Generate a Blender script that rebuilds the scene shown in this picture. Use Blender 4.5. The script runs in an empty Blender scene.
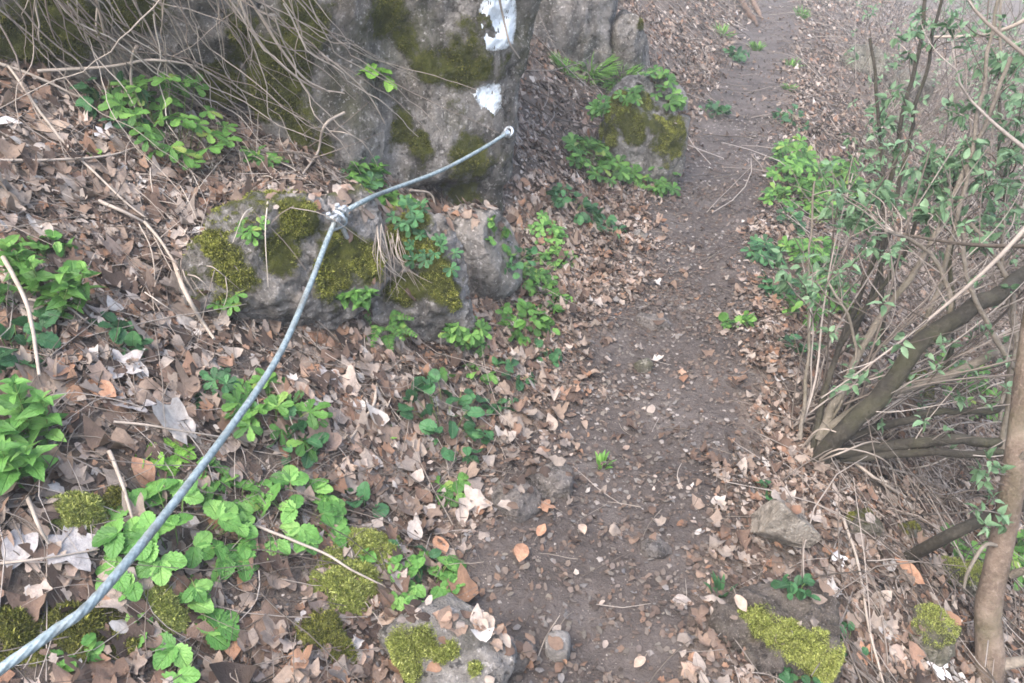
import bpy, math, random
import numpy as np
from mathutils import Vector, Matrix
from mathutils.bvhtree import BVHTree

SC = bpy.context.scene
COL = SC.collection
rng = np.random.default_rng(7)
random.seed(7)
RAD = math.radians

# ------------------------------------------------------------------ noise
def _hash(ix, iy, iz, seed):
    h = (ix * 374761393 + iy * 668265263 + iz * 2147483647 + seed * 1274126177) & 0xFFFFFFFF
    h = ((h ^ (h >> 13)) * 1274126177) & 0xFFFFFFFF
    h = (h ^ (h >> 16)) & 0xFFFFFFFF
    return h / 4294967295.0

def vnoise(p, seed=0):
    p = np.asarray(p, float)
    i = np.floor(p).astype(np.int64); f = p - i
    f = f * f * f * (f * (f * 6 - 15) + 10)
    r = 0
    for dx in (0, 1):
        wx = f[..., 0] if dx else 1 - f[..., 0]
        for dy in (0, 1):
            wy = f[..., 1] if dy else 1 - f[..., 1]
            for dz in (0, 1):
                wz = f[..., 2] if dz else 1 - f[..., 2]
                r = r + wx * wy * wz * _hash(i[..., 0] + dx, i[..., 1] + dy, i[..., 2] + dz, seed)
    return r * 2 - 1

def fbm(p, oct=4, seed=0, gain=0.5):
    a, r, t = 1.0, 0, 0
    p = np.asarray(p, float)
    for o in range(oct):
        r = r + a * vnoise(p * (2.03 ** o) + 17.3 * o, seed + o); t += a; a *= gain
    return r / t

def fbm2(x, y, s, oct=4, seed=0):
    x = np.asarray(x, float); y = np.asarray(y, float)
    return fbm(np.stack([x * s, y * s, np.full_like(x, 0.37)], -1), oct, seed)

def sstep(a, b, x):
    t = np.clip((np.asarray(x, float) - a) / (b - a), 0, 1)
    return t * t * (3 - 2 * t)

# ------------------------------------------------------------------ terrain
XP = -0.2
def ramp(a, a0, w):
    z = (a - a0) / w
    return np.where(z > 30, z, np.log1p(np.exp(np.minimum(z, 30)))) * w

def H(x, y):
    x = np.asarray(x, float); y = np.asarray(y, float)
    u = x - XP + 0.05 * fbm2(y * 0 + 3.1, y, 0.9, 2, 5)
    a = -u
    z = 0.2 * ramp(a, 0.32, 0.05) + 0.37 * ramp(a, 0.62, 0.08) + 0.45 * ramp(a, 3.3, 0.2) - 0.95 * ramp(a, 9.0, 0.6)
    z = z - 0.45 * ramp(u, 0.34, 0.06) + 0.27 * ramp(u, 1.9, 0.3)
    z = z - 0.03 * np.exp(-(u / 0.24) ** 2)
    off = sstep(0.2, 0.6, np.abs(u))
    z = z + off * (0.07 * fbm2(x, y, 1.6, 3, 11) + 0.03 * fbm2(x, y, 5.0, 2, 12))
    z = z + (0.008 + 0.008 * off) * fbm2(x, y, 14.0, 3, 13) + 0.018 * fbm2(x, y, 3.3, 2, 14)
    z = z - 0.17 * np.exp(-((x + 1.2) ** 2 + (y - 3.1) ** 2) / 0.12)
    z = z + 0.13 * np.exp(-((x + 1.62) ** 2 + (y - 2.22) ** 2) / 0.11)
    far = sstep(12, 60, np.hypot(x, y))
    z = z + 0.022 * (1 - off) * fbm2(x, y, 2.1, 2, 16)
    return z + far * 0.8 * fbm2(x, y, 0.06, 3, 15)

def Hgrad(x, y, e=0.03):
    return (H(x + e, y) - H(x - e, y)) / (2 * e), (H(x, y + e) - H(x, y - e)) / (2 * e)

def pathmask(x, y):
    u = np.asarray(x) - XP
    n = 0.14 * fbm2(x, y, 2.2, 3, 21) + 0.05 * fbm2(x, y, 9, 2, 22)
    return 1 - sstep(0.24, 0.42, np.abs(u + 0.02 + 0.08 * sstep(2.5, 1.3, y)) + n)

# ------------------------------------------------------------------ camera
CAM = np.array([0.0, 0.0, 1.65])
PITCH, YAW = RAD(31.8), RAD(19.0)
FPX = 739.0
FH = np.array([-math.sin(YAW), math.cos(YAW), 0])
RT = np.array([math.cos(YAW), math.sin(YAW), 0])
FW = FH * math.cos(PITCH) + np.array([0, 0, -math.sin(PITCH)])
UP = FH * math.sin(PITCH) + np.array([0, 0, math.cos(PITCH)])
def ray(px, py):
    d = FW * FPX + RT * (px - 512) - UP * (py - 341.5)
    return d / FPX            # depth-normalised: CAM + d*Zc
cd = bpy.data.cameras.new('camera'); cam = bpy.data.objects.new('camera', cd); COL.objects.link(cam)
cd.sensor_width = 36; cd.lens = FPX / 1024 * 36; cd.clip_start = 0.02; cd.clip_end = 500
M = Matrix.Identity(4)
for r in range(3):
    M[r][0] = RT[r]; M[r][1] = UP[r]; M[r][2] = -FW[r]; M[r][3] = CAM[r]
cam.matrix_world = M
SC.camera = cam

def D(px, py, z):                  # a point seen at depth z
    return CAM + ray(px, py) * z
TREES = []                         # BVH trees of the solid things built so far
def hit(px, py, trees=None):
    d = Vector(ray(px, py)); L = d.length; d.normalize()
    best = None
    for t in (trees or TREES):
        h = t.ray_cast(Vector(CAM), d)
        if h[0] is not None and (best is None or h[3] < best[2]):
            best = (np.array(h[0]), np.array(h[1]), h[3])
    if best is None:
        return D(px, py, 6.0), np.array([0, 0, 1.0]), 6.0
    n = best[1]
    if n @ np.array(d) > 0: n = -n
    return best[0], n, best[2] / L
def down(x, y):
    best = None
    for t in TREES:
        h = t.ray_cast(Vector((x, y, 8)), Vector((0, 0, -1)))
        if h[0] is not None and (best is None or h[0][2] > best[0][2]):
            best = (np.array(h[0]), np.array(h[1]))
    return best
def P(px, py, lift=0.02):          # a point on what is seen there, lifted off it
    p, n, z = hit(px, py)
    d = ray(px, py); d = d / np.linalg.norm(d)
    return p - d * lift + np.array([0, 0, lift * 0.3])

# ------------------------------------------------------------------ objects
def tag(o, label=None, cat=None, group=None, kind=None):
    if label: o['label'] = label
    if cat: o['category'] = cat
    if group: o['group'] = group
    if kind: o['kind'] = kind
    return o
def empty(name, loc, label, cat, group=None):
    o = bpy.data.objects.new(name, None); COL.objects.link(o)
    o.empty_display_size = 0.05
    o.location = tuple(loc)
    return tag(o, label, cat, group)
def link(name, me, loc=(0, 0, 0), parent=None):
    o = bpy.data.objects.new(name, me); COL.objects.link(o)
    if parent is not None: o.parent = parent
    else: o.location = tuple(loc)
    return o

class MB:
    """collects vertices and faces, then links them as ONE mesh object"""
    def __init__(s): s.v = []; s.f = []; s.n = 0; s.uv = []
    def add(s, V, F, uv=None):
        V = np.asarray(V, float).reshape(-1, 3)
        s.v.append(V); s.uv.append(np.zeros((len(V), 2)) if uv is None else np.asarray(uv, float))
        F = np.asarray(F)
        s.f.append(F + s.n); s.n += len(V)
    def build(s, name, mat, parent=None, origin=(0, 0, 0), smooth=True, attrs=None, second=None):
        n1 = sum(len(f) for f in s.f)
        if second is not None and second[0].n:
            b = second[0]; s.f += [f + s.n for f in b.f]; s.v += b.v; s.uv += b.uv; s.n += b.n
        V = np.concatenate(s.v) - np.asarray(origin, float)
        me = bpy.data.meshes.new(name)
        tot = np.concatenate([np.full(len(f), f.shape[1], np.int32) for f in s.f])
        idx = np.concatenate([f.ravel() for f in s.f]).astype(np.int32)
        me.vertices.add(len(V)); me.vertices.foreach_set('co', V.astype(np.float32).ravel())
        me.loops.add(len(idx)); me.loops.foreach_set('vertex_index', idx)
        st = np.zeros(len(tot), np.int32); st[1:] = np.cumsum(tot)[:-1]
        me.polygons.add(len(tot)); me.polygons.foreach_set('loop_start', st); me.polygons.foreach_set('loop_total', tot)
        if smooth: me.polygons.foreach_set('use_smooth', np.ones(len(tot), bool))
        me.update(calc_edges=True)
        uv = np.concatenate(s.uv)
        if uv.any():
            l = me.uv_layers.new(name='UVMap'); l.data.foreach_set('uv', uv[idx].astype(np.float32).ravel())
        for k, a in (attrs or {}).items():
            at = me.attributes.new(k, 'FLOAT', 'POINT'); at.data.foreach_set('value', np.asarray(a, np.float32))
        me.materials.append(mat)
        if second is not None:
            me.materials.append(second[1]); mi = np.zeros(len(tot), np.int32); mi[n1:] = 1; me.polygons.foreach_set('material_index', mi)
        me.validate()
        return link(name, me, origin, parent)

def catmull(pts, n):
    pts = np.asarray(pts, float)
    if len(pts) == 2: return pts[0] + (pts[1] - pts[0]) * np.linspace(0, 1, n)[:, None]
    P_ = np.vstack([2 * pts[0] - pts[1], pts, 2 * pts[-1] - pts[-2]])
    out = []
    for t in np.linspace(0, len(pts) - 1, n):
        i = min(int(t), len(pts) - 2); f = t - i
        a, b, c, d = P_[i:i + 4]
        out.append(0.5 * (2 * b + (c - a) * f + (2 * a - 5 * b + 4 * c - d) * f ** 2 + (-a + 3 * b - 3 * c + d) * f ** 3))
    return np.array(out)

def frames(c):
    T = np.gradient(c, axis=0); T /= np.linalg.norm(T, axis=1)[:, None] + 1e-9
    u = np.cross(T[0], [0.31, 0.2, 0.93]); u /= np.linalg.norm(u) + 1e-9
    U = []
    for t in T:
        u = u - t * (u @ t); u = u / (np.linalg.norm(u) + 1e-9); U.append(u)
    U = np.array(U)
    return T, U, np.cross(T, U)

def tube(mb, c, r, sides=6, cap=True, twist=None):
    c = np.asarray(c, float); n = len(c)
    r = np.broadcast_to(np.asarray(r, float), (n,)) if np.ndim(r) < 2 else r
    T, U, W = frames(c)
    a = np.arange(sides) * 2 * math.pi / sides
    rr = r[:, None] if np.ndim(r) == 1 else r
    V = c[:, None] + rr[..., None] * (np.cos(a)[None, :, None] * U[:, None] + np.sin(a)[None, :, None] * W[:, None])
    V = V.reshape(-1, 3)
    i = np.arange(n - 1)[:, None] * sides; k = np.arange(sides)[None]; k2 = (k + 1) % sides
    F = np.stack([i + k, i + k2, i + k2 + sides, i + k + sides], -1).reshape(-1, 4)
    mb.add(V, F)
    if cap and sides > 2:
        for e, off in ((0, 0), (n - 1, (n - 1) * sides)):
            mb.add(np.vstack([V[off:off + sides], c[e]]), [[q, (q + 1) % sides, sides] for q in range(sides)])

def torus(mb, c, ax, R, r, a0=0, a1=2 * math.pi, n=24, sides=8):
    ax = np.asarray(ax, float); ax /= np.linalg.norm(ax)
    u = np.cross(ax, [0.2, 0.3, 0.9]); u /= np.linalg.norm(u); w = np.cross(ax, u)
    t = np.linspace(a0, a1, n)
    tube(mb, np.asarray(c) + R * (np.cos(t)[:, None] * u + np.sin(t)[:, None] * w), r, sides)

# ------------------------------------------------------------------ materials
class NT:
    def __init__(s, name):
        s.m = bpy.data.materials.new(name); s.m.use_nodes = True
        s.t = s.m.node_tree; s.t.nodes.clear()
        s.out = s.t.nodes.new('ShaderNodeOutputMaterial')
    def n(s, ty, **kw):
        nd = s.t.nodes.new(ty)
        for k, v in kw.items():
            if k in nd.inputs.keys() and not hasattr(nd, k): s.set(nd.inputs[k], v)
            else: setattr(nd, k, v)
        return nd
    def set(s, inp, v):
        if isinstance(v, bpy.types.NodeSocket): s.t.links.new(v, inp)
        elif isinstance(v, tuple) and len(v) == 3 and inp.type == 'RGBA': inp.default_value = (*v, 1)
        else: inp.default_value = v
    def noise(s, scale, detail=6, rough=0.6, vec=None, dist=0.0):
        nd = s.t.nodes.new('ShaderNodeTexNoise'); nd.inputs['Scale'].default_value = scale
        nd.inputs['Detail'].default_value = detail; nd.inputs['Roughness'].default_value = rough; nd.inputs['Distortion'].default_value = dist
        if vec is None: vec = s.pos()
        s.set(nd.inputs['Vector'], vec); return nd.outputs['Fac']
    def vor(s, scale, feature='F1', vec=None, out='Distance'):
        nd = s.t.nodes.new('ShaderNodeTexVoronoi'); nd.feature = feature; nd.inputs['Scale'].default_value = scale
        s.set(nd.inputs['Vector'], s.pos() if vec is None else vec); return nd.outputs[out]
    def pos(s):
        if not hasattr(s, '_p'): s._p = s.t.nodes.new('ShaderNodeNewGeometry')
        return s._p.outputs['Position']
    def island(s):
        s.pos(); return s._p.outputs['Random Per Island']
    def ramp(s, fac, stops, interp='LINEAR'):
        nd = s.t.nodes.new('ShaderNodeValToRGB'); cr = nd.color_ramp; cr.interpolation = interp
        while len(cr.elements) < len(stops): cr.elements.new(0.5)
        for e, (p, c) in zip(cr.elements, stops):
            e.position = p; e.color = (*c, 1) if isinstance(c, tuple) else (c, c, c, 1)
        s.set(nd.inputs['Fac'], fac); return nd.outputs['Color']
    def mix(s, f, a, b, blend='MIX'):
        nd = s.t.nodes.new('ShaderNodeMix'); nd.data_type = 'RGBA'; nd.blend_type = blend
        s.set(nd.inputs[0], f); s.set(nd.inputs[6], a); s.set(nd.inputs[7], b); return nd.outputs[2]
    def math(s, op, a, b=0.0, c=None, clamp=False):
        nd = s.t.nodes.new('ShaderNodeMath'); nd.operation = op; nd.use_clamp = clamp
        s.set(nd.inputs[0], a); s.set(nd.inputs[1], b)
        if c is not None: s.set(nd.inputs[2], c)
        return nd.outputs[0]
    def mr(s, v, a, b, c=0.0, d=1.0):
        nd = s.t.nodes.new('ShaderNodeMapRange'); s.set(nd.inputs[0], v)
        for i, q in zip((1, 2, 3, 4), (a, b, c, d)): s.set(nd.inputs[i], q)
        return nd.outputs[0]
    def attr(s, name):
        nd = s.t.nodes.new('ShaderNodeAttribute'); nd.attribute_name = name; return nd.outputs['Fac']
    def bump(s, h, dist=0.01, strength=1.0):
        nd = s.t.nodes.new('ShaderNodeBump'); nd.inputs['Distance'].default_value = dist; nd.inputs['Strength'].default_value = strength
        s.set(nd.inputs['Height'], h); return nd.outputs['Normal']
    def finish(s, color, rough=0.85, normal=None, metal=0.0, spec=0.3, transl=None):
        b = s.t.nodes.new('ShaderNodeBsdfPrincipled')
        s.set(b.inputs['Base Color'], color); s.set(b.inputs['Roughness'], rough); s.set(b.inputs['Metallic'], metal)
        s.set(b.inputs['Specular IOR Level'], spec)
        if normal is not None: s.set(b.inputs['Normal'], normal)
        o = b.outputs[0]
        if transl:
            t = s.t.nodes.new('ShaderNodeBsdfTranslucent'); s.set(t.inputs['Color'], color)
            if normal is not None: s.set(t.inputs['Normal'], normal)
            mx = s.t.nodes.new('ShaderNodeMixShader'); mx.inputs[0].default_value = transl
            s.t.links.new(o, mx.inputs[1]); s.t.links.new(t.outputs[0], mx.inputs[2]); o = mx.outputs[0]
        s.t.links.new(o, s.out.inputs['Surface'])
        return s.m

def mat_soil(name, dark, mid, light):
    k = NT(name)
    n1 = k.noise(3.0, 8, 0.65); n2 = k.noise(38, 8, 0.7); n3 = k.noise(190, 4, 0.6)
    c = k.ramp(n1, [(0.3, dark), (0.52, mid), (0.75, light)])
    c = k.mix(k.mr(n2, 0.3, 0.75, 0, 0.75), c, k.ramp(n2, [(0.35, tuple(q * 0.5 for q in dark)), (0.55, mid), (0.72, light)]))
    v = k.vor(95, out='Distance')
    peb = k.mr(v, 0.16, 0.22, 1, 0)
    peb = k.math('MULTIPLY', peb, k.mr(k.noise(24, 2), 0.56, 0.62, 0, 0.8))
    c = k.mix(peb, c, k.ramp(k.noise(300, 2), [(0.3, (0.22, 0.18, 0.15)), (0.7, (0.42, 0.37, 0.33))]))
    h = k.math('ADD', k.math('MULTIPLY', n2, 1.0), k.math('MULTIPLY', n3, 0.35))
    h = k.math('ADD', h, k.math('MULTIPLY', peb, 0.2))
    return k.finish(c, 0.9, k.bump(h, 0.02, 0.9), spec=0.2)

def mat_rock(name, dark, mid, light, scale=1.0, warm=(0.2, 0.16, 0.11), green=0.75):
    k = NT(name)
    n1 = k.noise(3.2 * scale, 9, 0.68, dist=0.4); n2 = k.noise(22 * scale, 8, 0.7); n3 = k.noise(120, 5, 0.65)
    c = k.ramp(n1, [(0.28, dark), (0.5, mid), (0.72, light)])
    c = k.mix(k.mr(n2, 0.35, 0.7, 0, 0.6), c, k.ramp(n2, [(0.36, dark), (0.5, mid), (0.64, light)]))
    c = k.mix(k.mr(k.noise(5 * scale, 5, 0.6), 0.52, 0.68, 0, 0.25), c, warm)
    lich = k.mr(k.vor(26 * scale), 0.14, 0.3, 1, 0)
    lich = k.math('MULTIPLY', lich, k.mr(k.noise(7 * scale, 4), 0.52, 0.62, 0, 0.75))
    c = k.mix(lich, c, tuple(min(q * 1.5, 0.6) for q in light))
    st = k.t.nodes.new('ShaderNodeMapping'); st.inputs['Scale'].default_value = (7, 7, 1.6); k.t.links.new(k.pos(), st.inputs['Vector'])
    streak = k.mr(k.noise(1.0 * scale, 7, 0.7, vec=st.outputs[0]), 0.47, 0.62, 0, 0.75)
    c = k.mix(streak, c, tuple(q * 0.55 for q in dark))
    alg = k.mr(k.noise(2.1 * scale, 6, 0.65), 0.5, 0.66, 0, green)
    c = k.mix(alg, c, (0.06, 0.062, 0.022))
    c = k.mix(k.mr(k.noise(48 * scale, 4, 0.7), 0.57, 0.66, 0, 0.7), c, tuple(min(q * 1.35, 0.6) for q in light))
    crack = k.mr(k.noise(13 * scale, 8, 0.75), 0.36, 0.42, 1, 0)
    c = k.mix(k.math('MULTIPLY', crack, 0.7), c, tuple(q * 0.5 for q in dark))
    m = k.attr('moss')
    mm = k.mr(k.math('ADD', m, k.math('MULTIPLY', k.math('SUBTRACT', k.noise(15, 9, 0.75), 0.5), 2.6)), 0.3, 0.75)
    mcol = k.ramp(k.noise(17, 6, 0.7), [(0.25, (0.03, 0.035, 0.008)), (0.5, (0.085, 0.095, 0.017)), (0.75, (0.185, 0.19, 0.036))])
    c = k.mix(mm, c, mcol)
    h = k.math('ADD', k.math('MULTIPLY', n1, 2.2), k.math('ADD', n2, k.math('MULTIPLY', n3, 0.4)))
    h = k.math('SUBTRACT', h, k.math('MULTIPLY', crack, 0.8))
    h = k.math('ADD', h, k.math('MULTIPLY', mm, k.math('MULTIPLY', k.noise(260, 3, 0.7), 1.0)))
    return k.finish(c, k.mr(mm, 0, 1, 0.78, 0.97), k.bump(h, 0.035, 1.0), spec=0.25)

def mat_deadleaf(name, dim=False):
    k = NT(name)
    r = k.island()
    stops = [(0.0, (0.04, 0.028, 0.022)), (0.12, (0.085, 0.056, 0.042)), (0.24, (0.15, 0.094, 0.066)), (0.36, (0.21, 0.145, 0.105)),
             (0.47, (0.28, 0.21, 0.16)), (0.58, (0.22, 0.185, 0.16)), (0.68, (0.33, 0.27, 0.22)), (0.78, (0.4, 0.345, 0.3)), (0.87, (0.23, 0.12, 0.07)), (0.93, (0.3, 0.175, 0.105)), (0.98, (0.47, 0.435, 0.4))]
    patch = k.mr(k.noise(2.6, 4, 0.6), 0.35, 0.65, 0.66, 1.1)
    if dim: stops = [(p, tuple((0.085, 0.068, 0.058)[i] * 0.5 + min(q, 0.3) * 0.42 for i, q in enumerate(c_))) for p, c_ in stops]
    c = k.ramp(r, stops)
    hs = k.t.nodes.new('ShaderNodeHueSaturation'); k.set(hs.inputs['Color'], c); k.set(hs.inputs['Value'], patch); hs.inputs['Saturation'].default_value = 0.95; c = hs.outputs[0]
    n = k.noise(60, 5, 0.6)
    c = k.mix(k.mr(n, 0.35, 0.7, 0, 0.7), c, k.mix(0.55, c, (0.06, 0.045, 0.038)))
    return k.finish(c, 0.75, k.bump(k.noise(180, 4), 0.004, 0.6), spec=0.25, transl=0.12)

def mat_leaf(name, stops, transl=0.3, rough=0.5):
    k = NT(name)
    c = k.ramp(k.island(), stops)
    uv = k.t.nodes.new('ShaderNodeUVMap'); uv.uv_map = 'UVMap'
    sp = k.t.nodes.new('ShaderNodeSeparateXYZ'); k.t.links.new(uv.outputs[0], sp.inputs[0])
    au = k.math('ABSOLUTE', k.math('SUBTRACT', sp.outputs[0], 0.5))
    midrib = k.mr(au, 0.0, 0.05, 1, 0)
    side = k.math('PINGPONG', k.math('ADD', k.math('MULTIPLY', sp.outputs[1], 6.0), k.math('MULTIPLY', au, -5.0)), 0.5)
    vein = k.math('MAXIMUM', midrib, k.mr(side, 0.0, 0.1, 0.6, 0))
    c = k.mix(k.math('MULTIPLY', vein, 0.3), c, k.mix(0.5, c, (0.3, 0.42, 0.16)))
    c = k.mix(k.mr(k.noise(50, 4), 0.4, 0.75, 0, 0.45), c, k.mix(0.6, c, (0.02, 0.035, 0.01)))
    return k.finish(c, rough, k.bump(k.math('SUBTRACT', k.noise(90, 3), k.math('MULTIPLY', vein, 0.8)), 0.004, 0.7), spec=0.35, transl=transl)

def mat_bark(name, a, b, c_, green=0.0, fine=60):
    k = NT(name)
    n1 = k.noise(9, 7, 0.65); n2 = k.noise(fine, 6, 0.7)
    c = k.ramp(n1, [(0.3, a), (0.52, b), (0.72, c_)])
    c = k.mix(k.mr(n2, 0.4, 0.7, 0, 0.6), c, k.ramp(n2, [(0.35, a), (0.65, c_)]))
    if green: c = k.mix(k.mr(k.noise(6, 5), 0.5, 0.66, 0, green), c, (0.06, 0.062, 0.026))
    return k.finish(c, 0.8, k.bump(k.math('ADD', n2, k.math('MULTIPLY', n1, 0.6)), 0.012, 1.0), spec=0.25)

def mat_stem(name, stops):
    k = NT(name)
    c = k.ramp(k.island(), stops)
    c = k.mix(k.mr(k.noise(40, 5), 0.4, 0.7, 0, 0.5), c, k.mix(0.6, c, (0.05, 0.04, 0.03)))
    return k.finish(c, 0.75, k.bump(k.noise(150, 3), 0.003, 0.5), spec=0.25)

def mat_plain(name, a, b, rough, metal=0.0, sc=60, dist=0.001):
    k = NT(name)
    n = k.noise(sc, 6, 0.65)
    c = k.ramp(n, [(0.35, a), (0.65, b)])
    return k.finish(c, k.mr(n, 0.3, 0.7, rough, min(1, rough + 0.15)), k.bump(n, dist, 0.5), metal, 0.4)

def mat_paint():
    k = NT('white_paint')
    n = k.noise(40, 7, 0.7)
    c = k.ramp(k.noise(22, 6, 0.7), [(0.3, (0.5, 0.56, 0.6)), (0.6, (0.74, 0.79, 0.82))])
    w = k.mr(k.math('ADD', k.attr('wear'), k.math('MULTIPLY', k.math('SUBTRACT', n, 0.5), 1.7)), 0.55, 1.05)
    c = k.mix(w, c, k.ramp(k.noise(60, 6), [(0.35, (0.12, 0.115, 0.1)), (0.65, (0.26, 0.25, 0.23))]))
    return k.finish(c, 0.75, k.bump(n, 0.014, 0.8), spec=0.25)
def mat_steel():
    k = NT('galvanised_strand')
    c = k.ramp(k.noise(70, 6, 0.65), [(0.35, (0.14, 0.18, 0.19)), (0.65, (0.29, 0.35, 0.365))])
    c = k.mix(k.mr(k.noise(9, 6, 0.7), 0.52, 0.66, 0, 0.55), c, (0.13, 0.11, 0.09))
    return k.finish(c, 0.5, k.bump(k.noise(300, 3), 0.0008, 0.6), 0.2, 0.4)
MAT = dict(
    path=mat_soil('trodden_soil', (0.04, 0.033, 0.03), (0.088, 0.074, 0.067), (0.165, 0.145, 0.134)),
    soil=mat_soil('forest_soil', (0.055, 0.042, 0.034), (0.115, 0.092, 0.077), (0.21, 0.175, 0.15)),
    rock=mat_rock('grey_limestone', (0.055, 0.052, 0.047), (0.185, 0.172, 0.155), (0.36, 0.338, 0.315)),
    rockpale=mat_rock('pale_limestone', (0.1, 0.093, 0.086), (0.225, 0.21, 0.195), (0.37, 0.35, 0.33), green=0.3),
    rockdark=mat_rock('dark_limestone', (0.045, 0.043, 0.033), (0.13, 0.122, 0.095), (0.25, 0.235, 0.195)),  # darker toned limestone for the slope rocks and small stones
    stone=mat_rock('path_stone', (0.1, 0.088, 0.08), (0.19, 0.17, 0.155), (0.3, 0.27, 0.25), 2.5, green=0.15),
    tan=mat_rock('tan_stone', (0.2, 0.172, 0.14), (0.34, 0.3, 0.25), (0.46, 0.41, 0.35), 2.0, green=0.1),
    tanmud=mat_rock('muddy_stone', (0.07, 0.058, 0.048), (0.14, 0.118, 0.1), (0.23, 0.2, 0.175), 3.0, green=0.3),
    dead=mat_deadleaf('dead_leaf'), scrap=mat_deadleaf('trodden_leaf_scrap', True),
    mossmid=mat_stem('moss_green', [(0, (0.07, 0.085, 0.014)), (0.4, (0.16, 0.172, 0.03)), (0.8, (0.27, 0.28, 0.05)), (1, (0.38, 0.38, 0.1))]),
    moss=mat_stem('moss_olive', [(0, (0.03, 0.036, 0.007)), (0.4, (0.08, 0.088, 0.015)), (0.8, (0.16, 0.163, 0.03)), (1, (0.25, 0.245, 0.055))]),
    mossy=mat_stem('moss_yellow', [(0, (0.1, 0.125, 0.026)), (0.4, (0.2, 0.235, 0.05)), (0.8, (0.31, 0.345, 0.09)), (1, (0.42, 0.44, 0.16))]),
    bright=mat_leaf('bright_leaf', [(0, (0.05, 0.15, 0.03)), (0.35, (0.095, 0.25, 0.05)), (0.7, (0.15, 0.34, 0.075)), (1, (0.23, 0.43, 0.11))]),
    mid=mat_leaf('mid_leaf', [(0, (0.035, 0.1, 0.02)), (0.4, (0.07, 0.185, 0.035)), (0.75, (0.11, 0.26, 0.05)), (0.95, (0.18, 0.36, 0.075)), (1, (0.26, 0.3, 0.07))]),
    dark=mat_leaf('dark_leaf', [(0, (0.022, 0.07, 0.028)), (0.5, (0.04, 0.125, 0.05)), (0.85, (0.065, 0.19, 0.07)), (1, (0.1, 0.25, 0.09))]),
    lime=mat_leaf('lime_leaf', [(0, (0.12, 0.28, 0.035)), (0.5, (0.19, 0.4, 0.06)), (1, (0.28, 0.5, 0.09))]),
    shrubleaf=mat_leaf('shrub_leaf', [(0, (0.08, 0.15, 0.07)), (0.4, (0.13, 0.235, 0.12)), (0.8, (0.19, 0.32, 0.18)), (1, (0.26, 0.39, 0.23))]),
    grass=mat_leaf('grass_blade', [(0, (0.07, 0.18, 0.03)), (0.5, (0.12, 0.29, 0.05)), (1, (0.2, 0.38, 0.08))]),
    stem=mat_stem('green_stem', [(0, (0.07, 0.13, 0.03)), (0.6, (0.12, 0.19, 0.05)), (1, (0.16, 0.14, 0.06))]),
    dry=mat_stem('dry_stem', [(0, (0.17, 0.135, 0.11)), (0.4, (0.29, 0.245, 0.205)), (0.75, (0.36, 0.31, 0.26)), (1, (0.47, 0.42, 0.36))]),
    twig=mat_stem('dead_twig', [(0, (0.06, 0.049, 0.04)), (0.4, (0.13, 0.108, 0.09)), (0.75, (0.22, 0.188, 0.16)), (1, (0.36, 0.32, 0.285))]),
    bark=mat_bark('shrub_bark', (0.018, 0.0155, 0.012), (0.036, 0.032, 0.024), (0.075, 0.067, 0.052), 0.4),
    barkpale=mat_bark('pale_bark', (0.09, 0.077, 0.06), (0.16, 0.138, 0.11), (0.27, 0.235, 0.195), 0.3),
    barkred=mat_bark('young_trunk_bark', (0.065, 0.047, 0.034), (0.135, 0.1, 0.075), (0.27, 0.215, 0.17), 0.5, 70),
    wood=mat_bark('rotten_wood', (0.03, 0.021, 0.017), (0.09, 0.055, 0.035), (0.22, 0.13, 0.08), 0.0),
    woodorange=mat_bark('orange_wood', (0.07, 0.045, 0.032), (0.15, 0.095, 0.065), (0.26, 0.18, 0.125), 0.0),
    grit=mat_stem('grit', [(0, (0.08, 0.068, 0.06)), (0.5, (0.17, 0.15, 0.135)), (1, (0.27, 0.245, 0.225))]),
    steel=mat_steel(),
    zinc=mat_plain('zinc_fitting', (0.32, 0.35, 0.38), (0.6, 0.64, 0.68), 0.3, 0.7, 90, 0.0006),
    paint=mat_paint(),
)

# ------------------------------------------------------------------ ground: one sheet, split along the trodden edge
def lines(segs):
    out = [segs[0][0]]
    for a, b, st in segs:
        n = max(1, int(round((b - a) / st))); out += list(np.linspace(a, b, n + 1)[1:])
    return np.array(out)
gx = lines([(-36, -20, 4), (-20, -8, 1.5), (-8, -3.6, 0.25), (-3.6, 2.6, 0.03), (2.6, 6, 0.12), (6, 20, 0.7), (20, 36, 4)])
gy = lines([(-24, -10, 2), (-10, -2, 0.8), (-2, 0, 0.1), (0, 7, 0.035), (7, 16, 0.1), (16, 34, 0.6), (34, 64, 5)])
GX, GY = np.meshgrid(gx, gy)
GZ = H(GX, GY)
GV = np.stack([GX, GY, GZ], -1).reshape(-1, 3)
nx, ny = len(gx), len(gy)
ii = (np.arange(ny - 1)[:, None] * nx + np.arange(nx - 1)[None]).ravel()
GF = np.stack([ii, ii + 1, ii + nx + 1, ii + nx], -1)
cen = GV[GF].mean(1)
pm = pathmask(cen[:, 0], cen[:, 1]) > 0.5
def submesh(V, F):
    u, inv = np.unique(F, return_inverse=True)
    return V[u], inv.reshape(F.shape)
for nm, sel, m in (('path', pm, 'path'), ('hillside', (~pm) & (cen[:, 0] < XP), 'soil'), ('slope', (~pm) & (cen[:, 0] >= XP), 'soil')):
    b = MB(); b.add(*submesh(GV, GF[sel]))
    tag(b.build(nm, MAT[m]), kind='structure')
near = (np.abs(cen[:, 0]) < 20) & (cen[:, 1] > -4) & (cen[:, 1] < 40)
tv, tf = submesh(GV, GF[near])
GROUND = BVHTree.FromPolygons(tv.tolist(), tf.tolist())
TREES.append(GROUND)

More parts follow.
